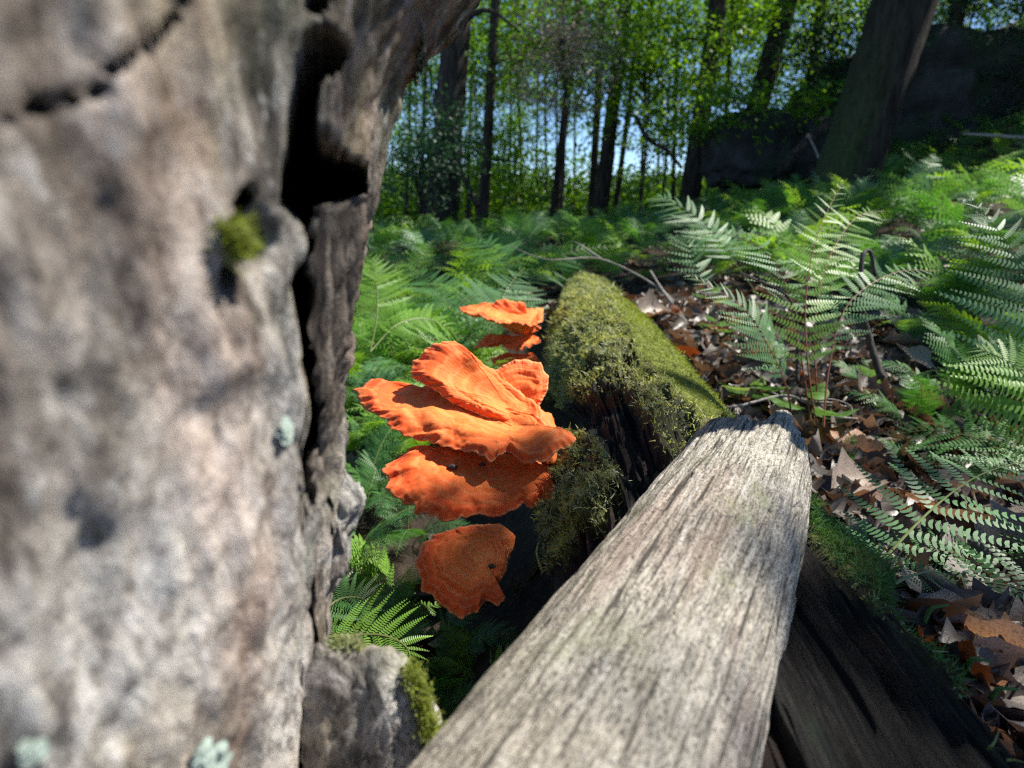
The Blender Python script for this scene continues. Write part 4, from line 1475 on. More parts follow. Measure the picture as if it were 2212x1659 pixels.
FM = [M_fern, M_fernp, M_ferny]
own_fern('tall pale green sunlit fern standing in the litter behind the grey log', [
    ([(1776, 972, .92), (1750, 830, .95), (1740, 660, 1.0), (1765, 510, 1.06), (1822, 388, 1.14)], (-0.1, -0.75, 0.65), 0.095, 2),
    ([(1712, 930, .98), (1700, 840, .97), (1660, 750, .97), (1600, 660, .99), (1470, 585, 1.02)], (0.35, -0.6, 0.8), 0.085, 1),
    ([(1776, 972, .93), (1790, 800, .97), (1830, 660, 1.0), (1930, 590, 1.04), (2030, 585, 1.07)], (-0.25, -0.6, 0.8), 0.085, 1),
    ([(1760, 960, .95), (1720, 720, 1.05), (1670, 560, 1.15), (1560, 505, 1.25), (1470, 520, 1.3)], (0.2, -0.65, 0.75), 0.09, 1),
    ([(1776, 972, .95), (1760, 720, 1.05), (1790, 560, 1.15), (1850, 470, 1.25), (1910, 455, 1.3)], (-0.1, -0.65, 0.8), 0.09, 2),
    ], FM, None, 23, 16, 0.33, M_red)
own_fern('blue-green glossy fern at the right edge of the picture', [
    ([(2262, 1150, .76), (2262, 900, .78), (2240, 700, .80), (2185, 540, .84), (2098, 430, .90)], (-0.15, -0.7, 0.7), 0.125, 1),
    ([(2262, 1150, .76), (2330, 850, .80), (2350, 650, .84), (2330, 500, .9)], (0.0, -0.7, 0.7), 0.13, 1)], FM)
own_fern('yellow-green fern low at the right edge, under the glossy one', [
    ([(2290, 1180, .70), (2290, 1010, .72), (2262, 880, .74), (2190, 790, .77), (2110, 750, .80)], (-0.2, -0.55, 0.8), 0.125, 2),
    ([(2290, 1180, .70), (2230, 1050, .74), (2140, 960, .80), (2020, 930, .86), (1920, 940, .9)], (-0.1, -0.5, 0.85), 0.10, 0),
    ([(2290, 1180, .70), (2360, 980, .75), (2380, 850, .8), (2340, 760, .85)], (0.1, -0.6, 0.75), 0.11, 2)], FM)
own_fern('pale fern frond arching over the shaded litter at right', [
    ([(1850, 1282, .52), (1925, 1190, .545), (2030, 1085, .575), (2130, 1020, .61), (2260, 985, .66)], (-0.35, -0.35, 0.9), 0.105, 1),
    ([(1850, 1282, .52), (1990, 1195, .55), (2100, 1175, .56), (2230, 1215, .57)], (0.0, -0.3, 0.95), 0.04, 0)], FM, None, 14, 16)
own_fern('dark green fern reaching in from the lower right edge', [
    ([(2420, 1420, .46), (2330, 1330, .47), (2200, 1270, .485), (2090, 1255, .50), (1985, 1260, .51)], (-0.1, -0.5, 0.85), 0.065, 0),
    ([(2420, 1420, .46), (2370, 1260, .5), (2290, 1190, .54), (2200, 1180, .56)], (-0.1, -0.5, 0.85), 0.06, 0)], FM, None, 14, 12)
own_fern('small fern beside the moss on the dark log', [
    ([(1930, 1262, .47), (1880, 1215, .485), (1830, 1165, .50), (1770, 1100, .52)], (0.1, -0.5, 0.85), 0.040, 0),
    ([(1930, 1262, .47), (1965, 1245, .475), (2010, 1235, .48), (2060, 1245, .48)], (0.0, -0.5, 0.85), 0.022, 0)], FM, None, 12, 10)
own_fern('broad pale fern frond hanging behind the small far fungi', [
    ([(1035, 770, 1.62), (1068, 690, 1.66), (1095, 625, 1.74), (1130, 580, 1.86)], (0.0, -0.72, 0.7), 0.165, 1),
    ([(1035, 770, 1.62), (980, 680, 1.7), (930, 610, 1.8), (880, 580, 1.9)], (0.1, -0.6, 0.8), 0.15, 0)], FM)
own_fern('feathery fern frond arching over the far end of the mossy log', [
    ([(1120, 640, 2.0), (1160, 590, 2.05), (1230, 545, 2.1), (1330, 530, 2.15)], (0.1, -0.5, 0.85), 0.11, 0),
    ([(1120, 640, 2.0), (1090, 560, 2.1), (1040, 525, 2.2), (960, 530, 2.3)], (0.1, -0.5, 0.85), 0.14, 0)], FM)
own_fern('bright sunlit fern tip curling over the root of the dead tree', [
    ([(600, 1480, .44), (690, 1385, .44), (760, 1372, .44), (830, 1372, .435), (880, 1400, .43), (884, 1450, .425)], (0.1, -0.45, 0.9), 0.042, 2),
    ([(600, 1480, .46), (700, 1320, .50), (770, 1290, .53), (850, 1330, .54)], (0.1, -0.45, 0.9), 0.05, 0)], FM)
own_fern('fern with curled yellow-green tip beside the left trunk, lit by the sun', [
    ([(800, 760, 1.25), (815, 680, 1.27), (812, 600, 1.3), (795, 545, 1.32)], (0.2, -0.8, 0.5), 0.10, 2),
    ([(800, 760, 1.25), (860, 700, 1.3), (930, 690, 1.35), (1000, 730, 1.4)], (0.1, -0.5, 0.85), 0.11, 2)], FM)
own_fern('grey-green upright fern tip between the log and the tall pale fern', [
    ([(1530, 640, 1.5), (1510, 590, 1.52), (1490, 540, 1.54), (1480, 495, 1.55)], (0.2, -0.85, 0.4), 0.085, 1)], FM, None, 12, 9)
own_fern('arching bare-tipped fern frond in the shade right of the mossy log', [
    ([(1640, 640, 1.7), (1570, 545, 1.75), (1520, 480, 1.8), (1440, 430, 1.85), (1400, 430, 1.9)], (0.25, -0.6, 0.75), 0.13, 1)], FM)

g_ = np.random.default_rng(77)
# shaded ferns under the fungi, left of the log
for (px, py, d, s, nf) in ((760, 1180, .72, .20, 6), (850, 1260, .66, .16, 5), (800, 1400, .56, .17, 6), (930, 1400, .56, .15, 6), (960, 1480, .52, .12, 5), (800, 1050, .85, .22, 6), (1040, 1420, .56, .11, 4), (880, 1120, .80, .17, 5)):
    p = onground(px, py + 60, 0.3, 3)
    fern(p[0], p[1], s, nf, 'in the hollow under the fungi', 'ferns in the hollow under the fungi', g_, (0, 0, 2), True)
# sunlit ferns between the trunk and the small far fungi
for k in range(46):
    px, py = g_.uniform(740, 1080), g_.uniform(660, 1000)
    p = onground(px, py, 0.5, 4)
    if off_log(p[0], p[1]) > -0.27:
        continue
    fern(p[0], p[1], g_.uniform(.15, .29), 6, 'between dead trunk and far fungi', 'sunlit ferns left of the log', g_, (2, 2, 2, 1), True)
# nearer ferns on the right-hand slope
for (px, py, d, s, nf, k0) in ((1955, 760, 1.3, .26, 6, 1), (2065, 700, 1.45, .30, 6, 0), (1915, 640, 1.7, .30, 6, 0), (2150, 800, 1.2, .26, 6, 2), (1790, 640, 1.8, .28, 6, 1), (1650, 610, 2.0, .28, 6, 0),
                               (2050, 880, 1.05, .20, 6, 0), (2180, 900, .95, .20, 6, 0), (1985, 930, .9, .15, 5, 0), (2110, 560, 1.9, .32, 6, 1), (2200, 470, 2.3, .34, 6, 2), (1540, 560, 2.4, .28, 6, 1), (1960, 1010, .72, .10, 4, 1), (2110, 1080, .64, .10, 5, 0), (1830, 1010, .72, .075, 4, 0), (2150, 1330, .50, .06, 4, 0), (1900, 860, 1.1, .13, 5, 1), (1690, 800, 1.2, .12, 5, 1)):
    p = onground(px, py, 0.3, 5)
    fern(p[0], p[1], s, nf, 'on slope right of tall pale fern' if px > 1850 else 'just behind the tall pale fern', 'ferns on the near right slope', g_, (k0,), True)
# the carpet on the slope
n = 0
spots = []
while n < 290:
    y = 1.25 + 5.2 * g_.random() ** 0.95
    x = g_.uniform(-0.38 * y - 0.1, 1.02 * y + 0.3)
    ol = off_log(x, y)
    if y < 2.5 and -0.30 < ol < 0.72:
        continue
    if y < 1.75 and ol < 0.85 and ol > 0:
        continue
    if any((x - a) ** 2 + (y - b) ** 2 < 0.14 ** 2 for a, b in spots):
        continue
    spots.append((x, y))
    u_ = proj(np.array([[x, y, 0.3]]))[0][0]
    zone = next(z_ for lim, z_ in ((900, 'beside the dead trunk'), (1000, 'below the thick left tree'), (1110, 'below the slim left tree'), (1250, 'beyond the end of the log'), (1400, 'below the paired trees'),
                                   (1560, 'below the central dark tree'), (1700, 'below the grey boulder'), (1800, 'left of the leaning tree'), (1920, 'right of the leaning tree'), (2080, 'below the rock bank'), (9999, 'near the right edge')) if u_ < lim)
    zone += ', ' + ('front' if y < 3.2 else 'middle' if y < 4.8 else 'back') + ' of carpet'
    fern(x, y, g_.uniform(.32, .47) if y > 2.2 else g_.uniform(.24, .385), int(g_.integers(4, 6)), zone, 'ferns of the carpet under the trees', g_, (2, 2, 0) if ol < 0 and y < 3.0 else (0, 0, 0, 2, 1))
    n += 1
name_ferns()
# beyond that nobody could count them: one mass
fv = []
for k in range(4):
    C, N_ = std_curve(70 + k)
    v, f, mi = frond(C, N_, 0.22, 9, 2, 0.15, k, 0.22, 0.004)
    fv.append((v, f))
parts, tints = [], []
for k in range(360):
    y = 6.2 + 7.0 * g_.random()
    x = g_.uniform(-1.1 * y, 1.15 * y)
    z = float(gz(np.array([x]), np.array([y]))[0])
    for j in range(4):
        s = g_.uniform(.36, .56)
        q = Quaternion((0, 0, 1), g_.uniform(0, 6.3)) @ Quaternion((0, 1, 0), g_.normal() * 0.15)
        R_ = np.array(q.to_matrix())
        v, f = fv[int(g_.integers(4))]
        parts.append(((v * s) @ R_.T + np.array([x, y, z]), f))
        tints.append((sum(len(q_) for q_ in f), g_.random()))
v, f = merge(parts)
# merge groups faces by size: rebuild the tint per face in the same order
tf = {}
for (vv, fs), (nf, tv) in zip(parts, tints):
    for q_ in fs:
        tf.setdefault(q_.shape[1], []).append(np.full(len(q_), tv))
tint = np.concatenate([np.concatenate(tf[k]) for k in tf])
o = ob('fern_carpet', v, f, M_fernc, None, False, {'tint': tint})
tag(o, 'far carpet of ferns under the trees', None, None, 'stuff')
# ------------------------------------------------------------------ trees
def leaf_quads(pos, d, nrm, L, W):
    s = np.cross(nrm, d)
    L, W = np.asarray(L)[:, None], np.asarray(W)[:, None]
    V = np.stack([pos, pos + d * L * 0.45 + s * W * 0.5 + nrm * L * 0.05, pos + d * L, pos + d * L * 0.45 - s * W * 0.5 + nrm * L * 0.05], 1).reshape(-1, 3)
    return V, np.arange(len(V)).reshape(-1, 4)


def sprays(centers, axis, rad, per, leaf, g, flat=0.16, tilt=0.35):
    """flat layered sprays of leaves around the centres"""
    n = len(centers)
    cn = np.repeat(centers, per, 0)
    pl = unit(np.array([0, 0, 1.0]) + g.normal(size=(n, 3)) * 0.22)
    pl = np.repeat(pl, per, 0)
    r = rad * np.sqrt(g.random(n * per))
    a = g.uniform(0, 6.283, n * per)
    e1 = unit(np.cross(pl, [0.3, 1, 0.1]))
    e2 = np.cross(pl, e1)
    pos = cn + (e1 * np.cos(a)[:, None] + e2 * np.sin(a)[:, None] * 0.8) * r[:, None] + pl * (g.normal(size=n * per) * flat * rad)[:, None]
    d = unit(e1 * np.cos(a)[:, None] + e2 * np.sin(a)[:, None] + g.normal(size=(n * per, 3)) * 0.6 - np.array([0, 0, 0.25]))
    nr = unit(pl + g.normal(size=(n * per, 3)) * tilt)
    nr = unit(nr - d * np.sum(nr * d, -1, keepdims=True))
    L = leaf * g.uniform(0.6, 1.25, n * per)
    V, F = leaf_quads(pos, d, nr, L, L * g.uniform(0.5, 0.72, n * per))
    tint = np.clip(np.repeat(g.random(n), per) * 0.55 + g.random(n * per) * 0.45, 0, 1)
    return V, F, tint


def trunk_path(b, t, top, g, wob=0.04):
    n = 9
    k = np.linspace(0, 1, n)[:, None]
    dirn = (t - b) / max(1e-6, (t - b)[2])
    C = b + dirn * top * k
    C[:, :2] += np.cumsum(g.normal(size=(n, 2)) * wob, 0) * k ** 0.7
    return C


def tree(name, label, pb, pt, wpx, d, top=9.0, mat=None, crown=None, group='tree trunks among the green leaves', limbs=0, moss=False, cat='tree', cmat=None, seed=0, zmin=2.4, leafn=(40, 60), crad=1.6, leaf=0.07, wob=0.03, flare=1.35):
    g = np.random.default_rng(seed + 1000)
    b = P(pb[0], pb[1], d)
    # the second pixel at the same distance ahead
    r = P(pt[0], pt[1], 1.0) - CAM
    t = CAM + r * (b[1] / r[1])
    gb = float(gz(np.array([b[0]]), np.array([b[1]]))[0]) - 0.1
    dirn = (t - b) / (t - b)[2]
    b = b + dirn * (gb - b[2])
    R = wpx / FPX * d / 2
    C = trunk_path(b, t, top, g, wob * R * 2)
    root = thing(name, label, cat, b, group)
    v, f = tube(C, [R * flare, R * 1.02, R * 0.95, R * 0.86, R * 0.72, R * 0.5], 44, 18, 0.10)
    at = None
    if moss:
        nx = unit(v - np.array([np.interp(v[:, 2], C[:, 2], C[:, k]) for k in range(3)]).T)
        at = {'moss': np.clip(0.2 - 1.2 * nx[:, 0], 0, 1) * sstep(2.2, 0.3, v[:, 2])}
    ob('trunk', v, f, mat or M_bark, root, True, at)
    for k in range(limbs):
        h = g.uniform(0.22, 0.85)
        p0 = C[int(h * 8)]
        a = g.uniform(0, 6.3)
        L = g.uniform(0.5, 1.5)
        dv = np.array([math.cos(a), math.sin(a), g.uniform(-0.25, 0.4)])
        v, f = tube([p0, p0 + dv * L * 0.5 + [0, 0, .08], p0 + dv * L + [0, 0, g.uniform(-.2, .25)]], [R * 0.28, R * 0.16, R * 0.05], 12, 6, 0.15)
        ob('limb', v, f, M_bark, root)
    if crown:
        ns, per = leafn
        c = []
        while len(c) < ns:
            h = g.random() ** 1.6
            z = zmin + (top + 0.6 - zmin) * h
            q = np.array([np.interp(z, C[:, 2], C[:, k]) for k in range(3)])
            a, rr = g.uniform(0, 6.3), crad * math.sqrt(g.random()) * (1.05 - 0.5 * h)
            if z > 4.5 and g.random() < 0.45:
                continue
            c.append([q[0] + rr * math.cos(a), q[1] + rr * math.sin(a), z])
        V, F, tint = sprays(np.array(c), None, 0.42, per, leaf, g)
        o = ob('crown', V, F, cmat or M_leaf, root, False, {'tint': tint})
    return root


tree('tree', 'thick dark tree trunk just right of the dead trunk', (955, 440), (990, 0), 56, 6.5, crown=True, zmin=2.6, seed=1, leafn=(60, 70), limbs=4, crad=1.8)
tree('tree', 'slim dark tree trunk right of the thick one at left', (1045, 440), (1070, 0), 19, 8.0, crown=True, zmin=1.9, seed=2, leafn=(70, 70), limbs=3)
tree('tree', 'thin leaning trunk against the bright sky gap', (1204, 400), (1250, 0), 17, 10.0, crown=True, zmin=2.6, seed=3, leafn=(60, 70), limbs=3)
tree('tree', 'thin upright trunk left of the paired trunks', (1282, 390), (1302, 0), 16, 11.0, crown=True, zmin=3.0, seed=4, leafn=(60, 60), limbs=2)
tree('tree', 'mid-sized dark trunk of a pair right of the sky gap', (1305, 390), (1352, 0), 28, 9.0, crown=True, zmin=2.5, seed=5, leafn=(80, 70), limbs=3)
tree('tree', 'thin crooked trunk just right of the pair by the sky gap', (1335, 400), (1360, 200), 11, 12.0, crown=True, zmin=3.0, seed=6, leafn=(60, 60), limbs=2, wob=0.2)
tree('tree', 'dark trunk in the middle of the green leaves, right of the centre', (1498, 370), (1552, 0), 34, 8.0, crown=True, zmin=2.3, seed=7, leafn=(80, 70), limbs=4)
tree('tree', 'dark trunk leaning right at the top of the picture', (1602, 350), (1702, 0), 42, 9.0, crown=True, zmin=3.3, seed=8, leafn=(80, 70), limbs=4)
tree('tree', 'thin trunk left of the big leaning tree, high up', (1725, 330), (1778, 0), 20, 10.0, crown=True, zmin=3.0, seed=9, leafn=(70, 70), limbs=3)
tree('leaning_tree', 'big dark leaning trunk with moss on its left edge, standing in the ferns', (1832, 372), (1956, 0), 112, 4.5, mat=M_barkm, crown=True, zmin=5.4, seed=10, leafn=(60, 60), moss=True, group=None, flare=1.15, limbs=0, wob=0.01, cmat=M_dim)
tree('tree', 'dark trunk behind the leaning tree at the upper right', (2010, 300), (2075, 0), 26, 7.5, crown=True, zmin=2.2, seed=11, leafn=(70, 70), cmat=M_dim)
SAPL = [(878, 445, 888, 0, 8, 12), (1100, 430, 1104, 0, 6, 13), (1128, 425, 1120, 150, 7, 12), (1158, 420, 1165, 0, 6, 14), (1180, 420, 1176, 100, 5, 13), (1385, 400, 1402, 0, 7, 13), (1420, 395, 1430, 120, 6, 14),
        (1455, 390, 1462, 0, 8, 11), (1560, 370, 1585, 0, 9, 10), (1240, 410, 1246, 160, 5, 15), (1010, 440, 1020, 0, 7, 12), (910, 445, 918, 0, 9, 10)]
for k, a in enumerate(SAPL):
    tree('sapling', 'thin young tree trunk ' + ['far left beside the dead trunk', 'in front of the green leaves left of the sky gap', 'at the left rim of the sky gap', 'just inside the left of the sky gap', 'very thin, inside the sky gap left of the leaning one',
         'right of the sky gap', 'among leaves right of the sky gap', 'left of the dark central trunk', 'right of the dark central trunk', 'faint, in the middle of the sky gap', 'between the thick and the slim left trunks', 'left of the thick dark trunk'][k],
         a[:2], a[2:4], a[4], a[5], top=6.0, crown=True, zmin=[0.6, 0.7, 0.8, 2.2, 2.2, 1.4, 1.2, 0.8, 0.8, 2.4, 0.7, 0.6][k], seed=30 + k, leafn=(34, 60), crad=1.2, group='thin young trunks among the trees', limbs=2, wob=0.15)


def stick(name, label, pts, rad, cat='branch', mat=None, group=None):
    v, f = tube([P(*p) for p in pts], rad, 18, 7, 0.12)
    o = ob(name, v, f, mat or M_bark, None)
    tag(o, label, cat, group)


stick('leaning_branch', 'thin dark branch leaning against the thick left trunk', [(942, 195, 6.2), (948, 260, 6.2), (964, 330, 6.3)], [0.03, 0.025])
stick('leaning_branch', 'thin dark pole sloping down to the ferns right of the thick left trunk', [(975, 300, 6.2), (995, 370, 6.1), (1032, 445, 6.0)], [0.025, 0.03])
stick('hanging_branch', 'bare curved branch hanging over the sky gap, right of centre', [(1375, 255, 7), (1400, 300, 7), (1440, 325, 7), (1472, 362, 7)], [0.03, 0.025, 0.02])
stick('dead_sapling', 'slender reddish dead stem in front of the rock by the leaning tree', [(1745, 290, 4.8), (1760, 320, 4.8), (1775, 355, 4.7)], [0.006, 0.010], mat=M_twig)
stick('fallen_pole', 'dark pole lying up the bank left of the leaning tree', [(1690, 365, 5.2), (1750, 300, 5.4), (1830, 240, 5.7)], [0.05, 0.06], mat=M_bark)


# understory: young trees that carry layered sprays of sunlit leaves
def bush(name, label, c, r, ns, per, mat, g, leaf=0.075, cat='tree', srad=0.36, group='leafy understory trees'):
    root = thing(name, label, cat, (c[0], c[1], float(gz(np.array([c[0]]), np.array([c[1]]))[0])), group)
    q = g.normal(size=(ns, 3))
    q = unit(q) * (g.random((ns, 1)) ** 0.45)
    cc = np.asarray(c) + q * np.asarray(r)
    V, F, tint = sprays(cc, None, srad, per, leaf, g)
    ob('crown', V, F, mat, root, False, {'tint': tint})
    z0 = root.location[2] - 0.1
    parts = [tube([[c[0], c[1], z0], [c[0] + .05, c[1], (z0 + c[2]) / 2], [c[0], c[1], c[2] + r[2] * .7]], [0.022, 0.016, 0.006], 12, 6, 0.1)]
    v, f = merge(parts)
    ob('stem', v, f, M_bark, root)
    for k in range(min(ns, 14)):
        p1 = cc[k]
        zc = min(max(p1[2] - 0.25, z0 + .3), c[2] + r[2] * 0.6)
        v, f = tube([[c[0], c[1], zc], (np.array([c[0], c[1], zc]) + p1) / 2 + [0, 0, .06], p1], [0.010, 0.006, 0.003], 8, 5)
        ob('limb', v, f, M_bark, root)
    return root


g_ = np.random.default_rng(5)
BU = [('young beech with flat layered sunlit sprays right of the sky gap', (1400, 130, 7.0), (1.25, .8, .75), 60, 60, M_leaf),
      ('bright leafy young tree at the top centre', (1200, 90, 8.5), (1.4, 1.0, .9), 60, 60, M_leaf),
      ('bright leafy young tree low between the central trunk and the sky gap', (1440, 250, 8.5), (1.0, .8, .65), 44, 60, M_leaf),
      ('sunlit leafy tree behind the leaning dark trunk at the top', (1690, 60, 11), (1.7, 1.2, 1.2), 70, 60, M_leaf),
      ('flat green spray of leaves left of the leaning tree', (1620, 235, 6.0), (1.0, .5, .38), 34, 60, M_leaf),
      ('leafy tree between the two left trunks', (1020, 120, 9.5), (1.2, 1.0, 1.3), 60, 60, M_leaf),
      ('low green undergrowth tree left of the slim trunk', (1005, 330, 9), (.8, .7, .7), 36, 60, M_leaf),
      ('low green undergrowth tree right of the slim trunk', (1110, 340, 11), (.8, .7, .8), 40, 60, M_leaf),
      ('leafy tree at the top right of the centre', (1560, 70, 9.0), (1.2, 1.0, 1.1), 60, 60, M_leaf),
      ('dark hemlock bough left, beside the dead trunk', (900, 330, 5.5), (.5, .5, .55), 40, 90, M_dim),
      ('dark hemlock hanging in the upper left behind the dead trunk', (930, 190, 7.5), (.7, .6, .9), 36, 90, M_dim),
      ('dark hemlock foliage right of the leaning tree', (2080, 110, 7.5), (1.7, 1.0, 1.3), 120, 90, M_dim),
      ('dark hemlock foliage left of the leaning tree, up the bank', (1790, 130, 7.5), (.75, .7, 1.0), 60, 90, M_dim),
      ('dark hemlock at the far right edge', (2260, 150, 6.5), (1.0, 1.0, 1.4), 90, 90, M_dim),
      ('dead grey-brown spruce branches at the top, left of centre', (1215, 110, 6.2), (.55, .4, .62), 50, 70, M_drygrey)]
for lab, c, r, ns, per, mt in BU:
    p = P(*c)
    dim = mt is not M_leaf
    bush('hemlock' if mt is M_dim else 'dead_spruce' if mt is M_drygrey else 'young_tree', lab, p, r, ns, per, mt, g_, leaf=0.045 if dim else 0.068, srad=0.34)
# far woodland closing the view: one mass of leaves, thin over the sky gap
cc = []
g_ = np.random.default_rng(15)
while len(cc) < 3000:
    y = g_.uniform(15, 34)
    x = g_.uniform(-1.2 * y, 1.15 * y)
    z = float(gz(np.array([x]), np.array([y]))[0]) + 9.5 * g_.random()
    u_ = x / y
    el = (z - CAMZ) / y
    if 0.03 < u_ < 0.36 and 0.03 < el < 0.15 and g_.random() < 0.66:
        continue
    if -0.14 < u_ < -0.06 and 0.05 < el < 0.12 and g_.random() < 0.5:
        continue
    cc.append([x, y, z])
k = 0
while k < 800:
    y = g_.uniform(13, 30)
    x = g_.uniform(-0.35, 0.6) * y
    cc.append([x, y, CAMZ + g_.uniform(-0.035, 0.032) * y])
    k += 1
V, F, tint = sprays(np.array(cc), None, 0.85, 76, 0.16, g_)
o = ob('distant_woodland', V, F, M_leaf, None, False, {'tint': tint})
tag(o, 'far green woodland behind the trunks', None, None, 'stuff')


# ------------------------------------------------------------------ rocks
def rock(name, label, c, r, seed, cat='rock', strata=0.0):
    nu, nv = 60, 40
    u = np.linspace(0, 2 * np.pi, nu, endpoint=False)
    v = np.linspace(0.02, np.pi - 0.02, nv)
    VV, UU = np.meshgrid(v, u, indexing='ij')
    q = np.stack([np.sin(VV) * np.cos(UU), np.sin(VV) * np.sin(UU), np.cos(VV)], -1).reshape(-1, 3)
    s = np.abs(q) ** 0.55 * np.sign(q)
    V = s * np.asarray(r)
    n = 0.16 * fbm(V / max(r) * 3 + seed, 4) * min(r)
    if strata:
        n -= strata * sstep(0.75, 0.95, np.abs(np.sin(V[:, 2] * 5.2 + 1.4 * fbm(V * 0.8 + seed, 2))))
    V = V + unit(q) * n[:, None] + np.asarray(c)
    F = gridfaces(nv, nu, True)
    i = np.arange(nu)
    m = len(V)
    V = np.vstack([V, V[:nu].mean(0), V[-nu:].mean(0)])
    F3 = np.vstack([np.stack([(i + 1) % nu, i, np.full(nu, m)], -1), np.stack([i + (nv - 1) * nu, (i + 1) % nu + (nv - 1) * nu, np.full(nu, m + 1)], -1)])
    o = ob(name, V, [F[:, ::-1], F3[:, ::-1]], M_rock, None)
    tag(o, label, cat)


rock('boulder', 'mossy grey boulder in the shade left of the leaning tree', P(1610, 325, 6.3), (.42, .4, .38), 3)
rock('boulder', 'smaller dim boulder behind the leaning tree, beside the grey one', P(1725, 330, 6.6), (.5, .4, .35), 8)
rock('rock_bank', 'long dark overhanging rock bank in deep shade at the right', P(2180, 215, 7.5), (2.3, .9, .85), 5, 'rock', 0.16)
rock('rock_bank', 'dark upper ledge of rock behind the leaning tree', P(1960, 240, 8.6), (1.6, .9, .75), 12, 'rock', 0.14)

# ------------------------------------------------------------------ small plants on the litter
def seedling(label, px, py, d, n, L, mat, h=0.06):
    p = onground(px, py, .3, 4)
    g = np.random.default_rng(int(px))
    root = thing('seedling', label, 'seedling', p, 'leafy seedlings in the litter')
    v, f = tube([p, p + [0, 0, h * .6], p + [0.005, 0, h]], [0.0015, 0.001], 6, 5)
    ob('stem', v, f, M_gstem, root)
    for k in range(n):
        a = k * 2.4
        b = p + np.array([0, 0, h * (0.5 + 0.5 * (k + 1) / n)])
        dv = unit(np.array([math.cos(a), math.sin(a), 0.15]))
        lv, lf = LEAFV[0]
        q = Vector(dv).to_track_quat('X', 'Z')
        M = np.array(Matrix.LocRotScale(Vector(b + dv * L * 0.62), q, Vector((L, L, L * 0.35))))
        W = lv[:45] @ M[:3, :3].T + M[:3, 3]
        ob('leaf', W, gridfaces(9, 5), mat, root, True, {'tint': np.full(45, g.random())})


seedling('small sunlit green seedling in the litter patch behind the log', 1545, 745, 1, 7, 0.05, M_leaf)
seedling('pale seedling with round leaves beside the far part of the mossy log', 1415, 600, 1, 6, 0.06, M_leaf, .09)
seedling('green seedling under the tall pale fern', 1530, 690, 1, 6, 0.06, M_leaf, .10)
seedling('broad-leaved seedling just behind the snapped end of the grey log', 1740, 950, 1, 4, 0.075, M_leaf, .07)
seedling('low yellow-green seedling behind the grey log', 1620, 890, 1, 6, 0.06, M_leaf, .05)

# ------------------------------------------------------------------ unseen tree added overhead, its leaves kept or cleared to dapple the light
LIT = [(P(120, 350, .13), .075), (P(480, 260, .17), .07), (P(380, 900, .15), .085), (P(230, 1380, .14), .09), (P(600, 1230, .2), .09), (P(690, 700, .27), .12), (P(860, 180, .31), .13), (P(560, 560, .18), .06), (P(1030, 870, .70), .165), (P(1140, 1070, .68), .05), (P(1400, 850, .9), .12), (P(1500, 860, .85), .10), (P(1080, 700, 1.45), .20), (P(1300, 700, 1.2), .24), (P(1420, 760, 1.1), .16), (P(1450, 1250, .37), .085), (P(1360, 1500, .27), .075), (P(1550, 1050, .44), .05),
       (P(1640, 930, .5), .030), (P(900, 750, 1.35), .52), (P(830, 880, 1.05), .32), (P(1900, 1130, .56), .035), (P(2080, 1170, .55), .045), (P(2165, 1480, .42), .04), (P(2170, 1580, .40), .04), (P(2000, 760, 1.1), .06), (P(1930, 900, .9), .05), (P(1700, 560, 1.1), .22), (P(1800, 430, 1.15), .12), (P(1700, 780, .97), .15), (P(2160, 620, .82), .20), (P(1430, 680, 1.9), .42), (P(1550, 760, 1.5), .32),
       (P(840, 1380, .43), .05), (P(2190, 320, 2.5), .25), (P(1250, 1010, .64), .09), (P(1240, 1090, .61), .085), (P(1750, 370, 4.0), .35), (P(1050, 560, 2.4), .30), (P(820, 1550, .26), .10), (P(930, 800, 1.3), .22), (P(1350, 850, .9), .10)]
SHADE = [(P(1950, 1350, .40), .16), (P(2050, 1050, .62), .14), (P(1830, 1420, .34), .09), (P(1750, 1600, .28), .07), (P(1620, 1035, .47), .032), (P(2000, 950, .85), .18), (P(1480, 1080, .45), .0), (P(1000, 1230, .60), .13), (P(850, 1250, .7), .25), (P(2050, 1550, .35), .14), (P(1850, 1150, .5), .06),
         (P(1150, 480, 3.5), .45), (P(1800, 250, 5), 1.4), (P(1380, 560, 2.6), .3), (P(2150, 200, 7), 2.2), (P(1900, 100, 5), 1.5), (P(2000, 60, 8), 1.6), (P(2200, 60, 7.5), 1.4), (P(1650, 330, 6.3), .8)]


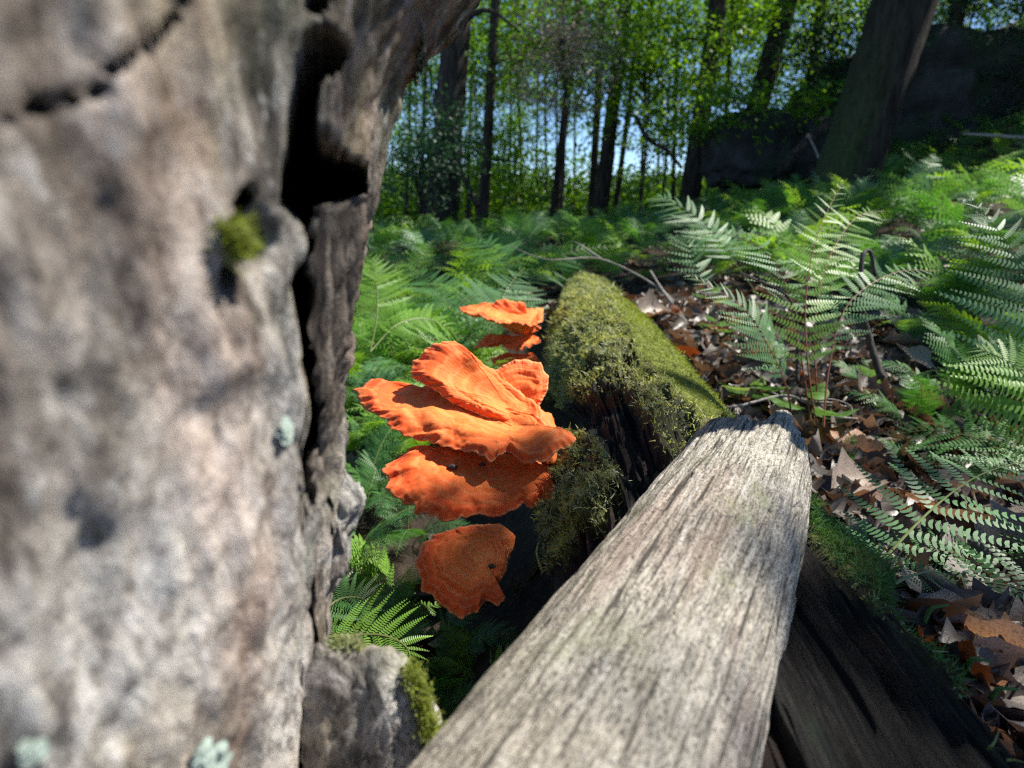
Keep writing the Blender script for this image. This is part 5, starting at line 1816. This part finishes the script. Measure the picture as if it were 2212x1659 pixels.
def build_canopy():
    g = np.random.default_rng(44)
    root = thing('added_canopy', 'unseen broadleaf tree added to the right, crown shaped to dapple the light', 'tree', (6.6, 1.9, 0.6))
    v, f = tube([[6.6, 1.9, 0.2], [6.5, 1.95, 2.5], [6.2, 2.1, 4.8], [6.0, 2.2, 7]], [0.24, 0.2, 0.15, 0.05], 30, 14, 0.1)
    ob('trunk', v, f, M_bark, root)
    n = 440000
    z = g.uniform(3.7, 5.2, n)
    gx, gy = g.uniform(-1.4, 8.8, n), g.uniform(-0.9, 8.3, n)
    pos = np.stack([gx, gy, np.zeros(n)], -1) + SUN[None] * (z / SUN[2])[:, None]
    gp = np.stack([gx, gy, np.zeros(n)], -1)
    keep = (fbm(gp * 1.5 + 7, 3) + 0.35 * fbm(gp * 5.5, 2)) > 0.20
    for c, r in SHADE:
        if r <= 0:
            continue
        k = np.asarray(c) - pos
        dd = np.linalg.norm(k - (k @ SUN)[:, None] * SUN, axis=1)
        keep |= dd < r
    keep &= g.random(n) < 0.30
    d = unit(g.normal(size=(n, 3)) * [1, 1, .4])
    L = g.uniform(0.07, 0.12, n)

    def off(c):
        k = np.asarray(c) - (pos + d * (L * 0.5)[:, None])
        return np.linalg.norm(k - (k @ SUN)[:, None] * SUN, axis=1)
    for c, r in LIT:
        keep &= ~(off(c) < r + 0.02)  # crown gaps cut along the sun lines to the lit spots
    small = np.zeros(n, bool)  # extra half-size leaves put in to shade chosen spots
    for c, r, q in ((P(990, 1230, .60), .085, .95), (P(850, 1250, .62), .035, .5), (P(330, 600, .15), .026, .2), (P(600, 340, .21), .024, .2), (P(430, 1430, .16), .024, .2), (P(1920, 1430, .36), .07, .35), (P(1780, 1400, .33), .045, .35), (P(1760, 1600, .28), .05, .35),
                    (P(2060, 1560, .33), .07, .35), (P(1330, 1560, .245), .022, .2), (P(1560, 1420, .31), .02, .2)):
        small |= (off(c) < r) & (g.random(n) < q)
    L = np.where(small & ~keep, L * 0.5, L)
    keep |= small
    pos, d, L = pos[keep], d[keep], L[keep]
    m = len(pos)
    nr = unit(np.array([0.3, -.1, 1.0]) + g.normal(size=(m, 3)) * 0.35)
    nr = unit(nr - d * np.sum(nr * d, -1, keepdims=True))
    V, F = leaf_quads(pos, d, nr, L, L * 0.62)
    print('canopy leaves', m)
    ob('crown', V, F, M_leaf, root, False, {'tint': g.random(m)})
    made = 0
    while made < 16:
        q = pos[int(g.integers(m))]
        a = np.array([6.2, 2.1, g.uniform(3.6, 5.5)])
        C = spline([a, (a + q) / 2 + [0, 0, .25], q], 14)
        if any((np.linalg.norm((np.asarray(c) - C) - ((np.asarray(c) - C) @ SUN)[:, None] * SUN, axis=1) < r + 0.05).any() for c, r in LIT):
            made += 0.02
            continue
        v, f = tube(C, [0.04, 0.02, 0.006], 14, 6, 0.1)
        ob('limb', v, f, M_bark, root)
        made += 1


build_canopy()

# a leafy branch just out of view that throws a band of shade across the snapped end of the grey log
_c = P(1600, 1045, .465) + SUN * 0.62
BR = thing('overhanging_branch', 'short leafy branch hanging above the broken grey log, out of view', 'branch', _c)
v, f = tube([_c - GAX * 0.02 + LSIDE * 0.28 + [0, 0, .1], _c + LSIDE * 0.06, _c - LSIDE * 0.07], [0.012, 0.008, 0.004], 14, 7, 0.1)
ob('stem', v, f, M_bark, BR)
_g = np.random.default_rng(3)
_n = 60
_p = _c + LSIDE[None] * _g.uniform(-.06, .10, (_n, 1)) + GAX[None] * _g.uniform(-.010, .010, (_n, 1)) + np.array([0, 0, 1.0]) * _g.uniform(-.02, .03, (_n, 1))
_d = unit(LSIDE[None] * -1 + _g.normal(size=(_n, 3)) * .3)
_nr = unit(SUN[None] + _g.normal(size=(_n, 3)) * .2)
_nr = unit(_nr - _d * np.sum(_nr * _d, -1, keepdims=True))
v, f = leaf_quads(_p, _d, _nr, np.full(_n, .045), np.full(_n, .020))
ob('leaves', v, f, M_leaf, BR, False, {'tint': _g.random(_n)})
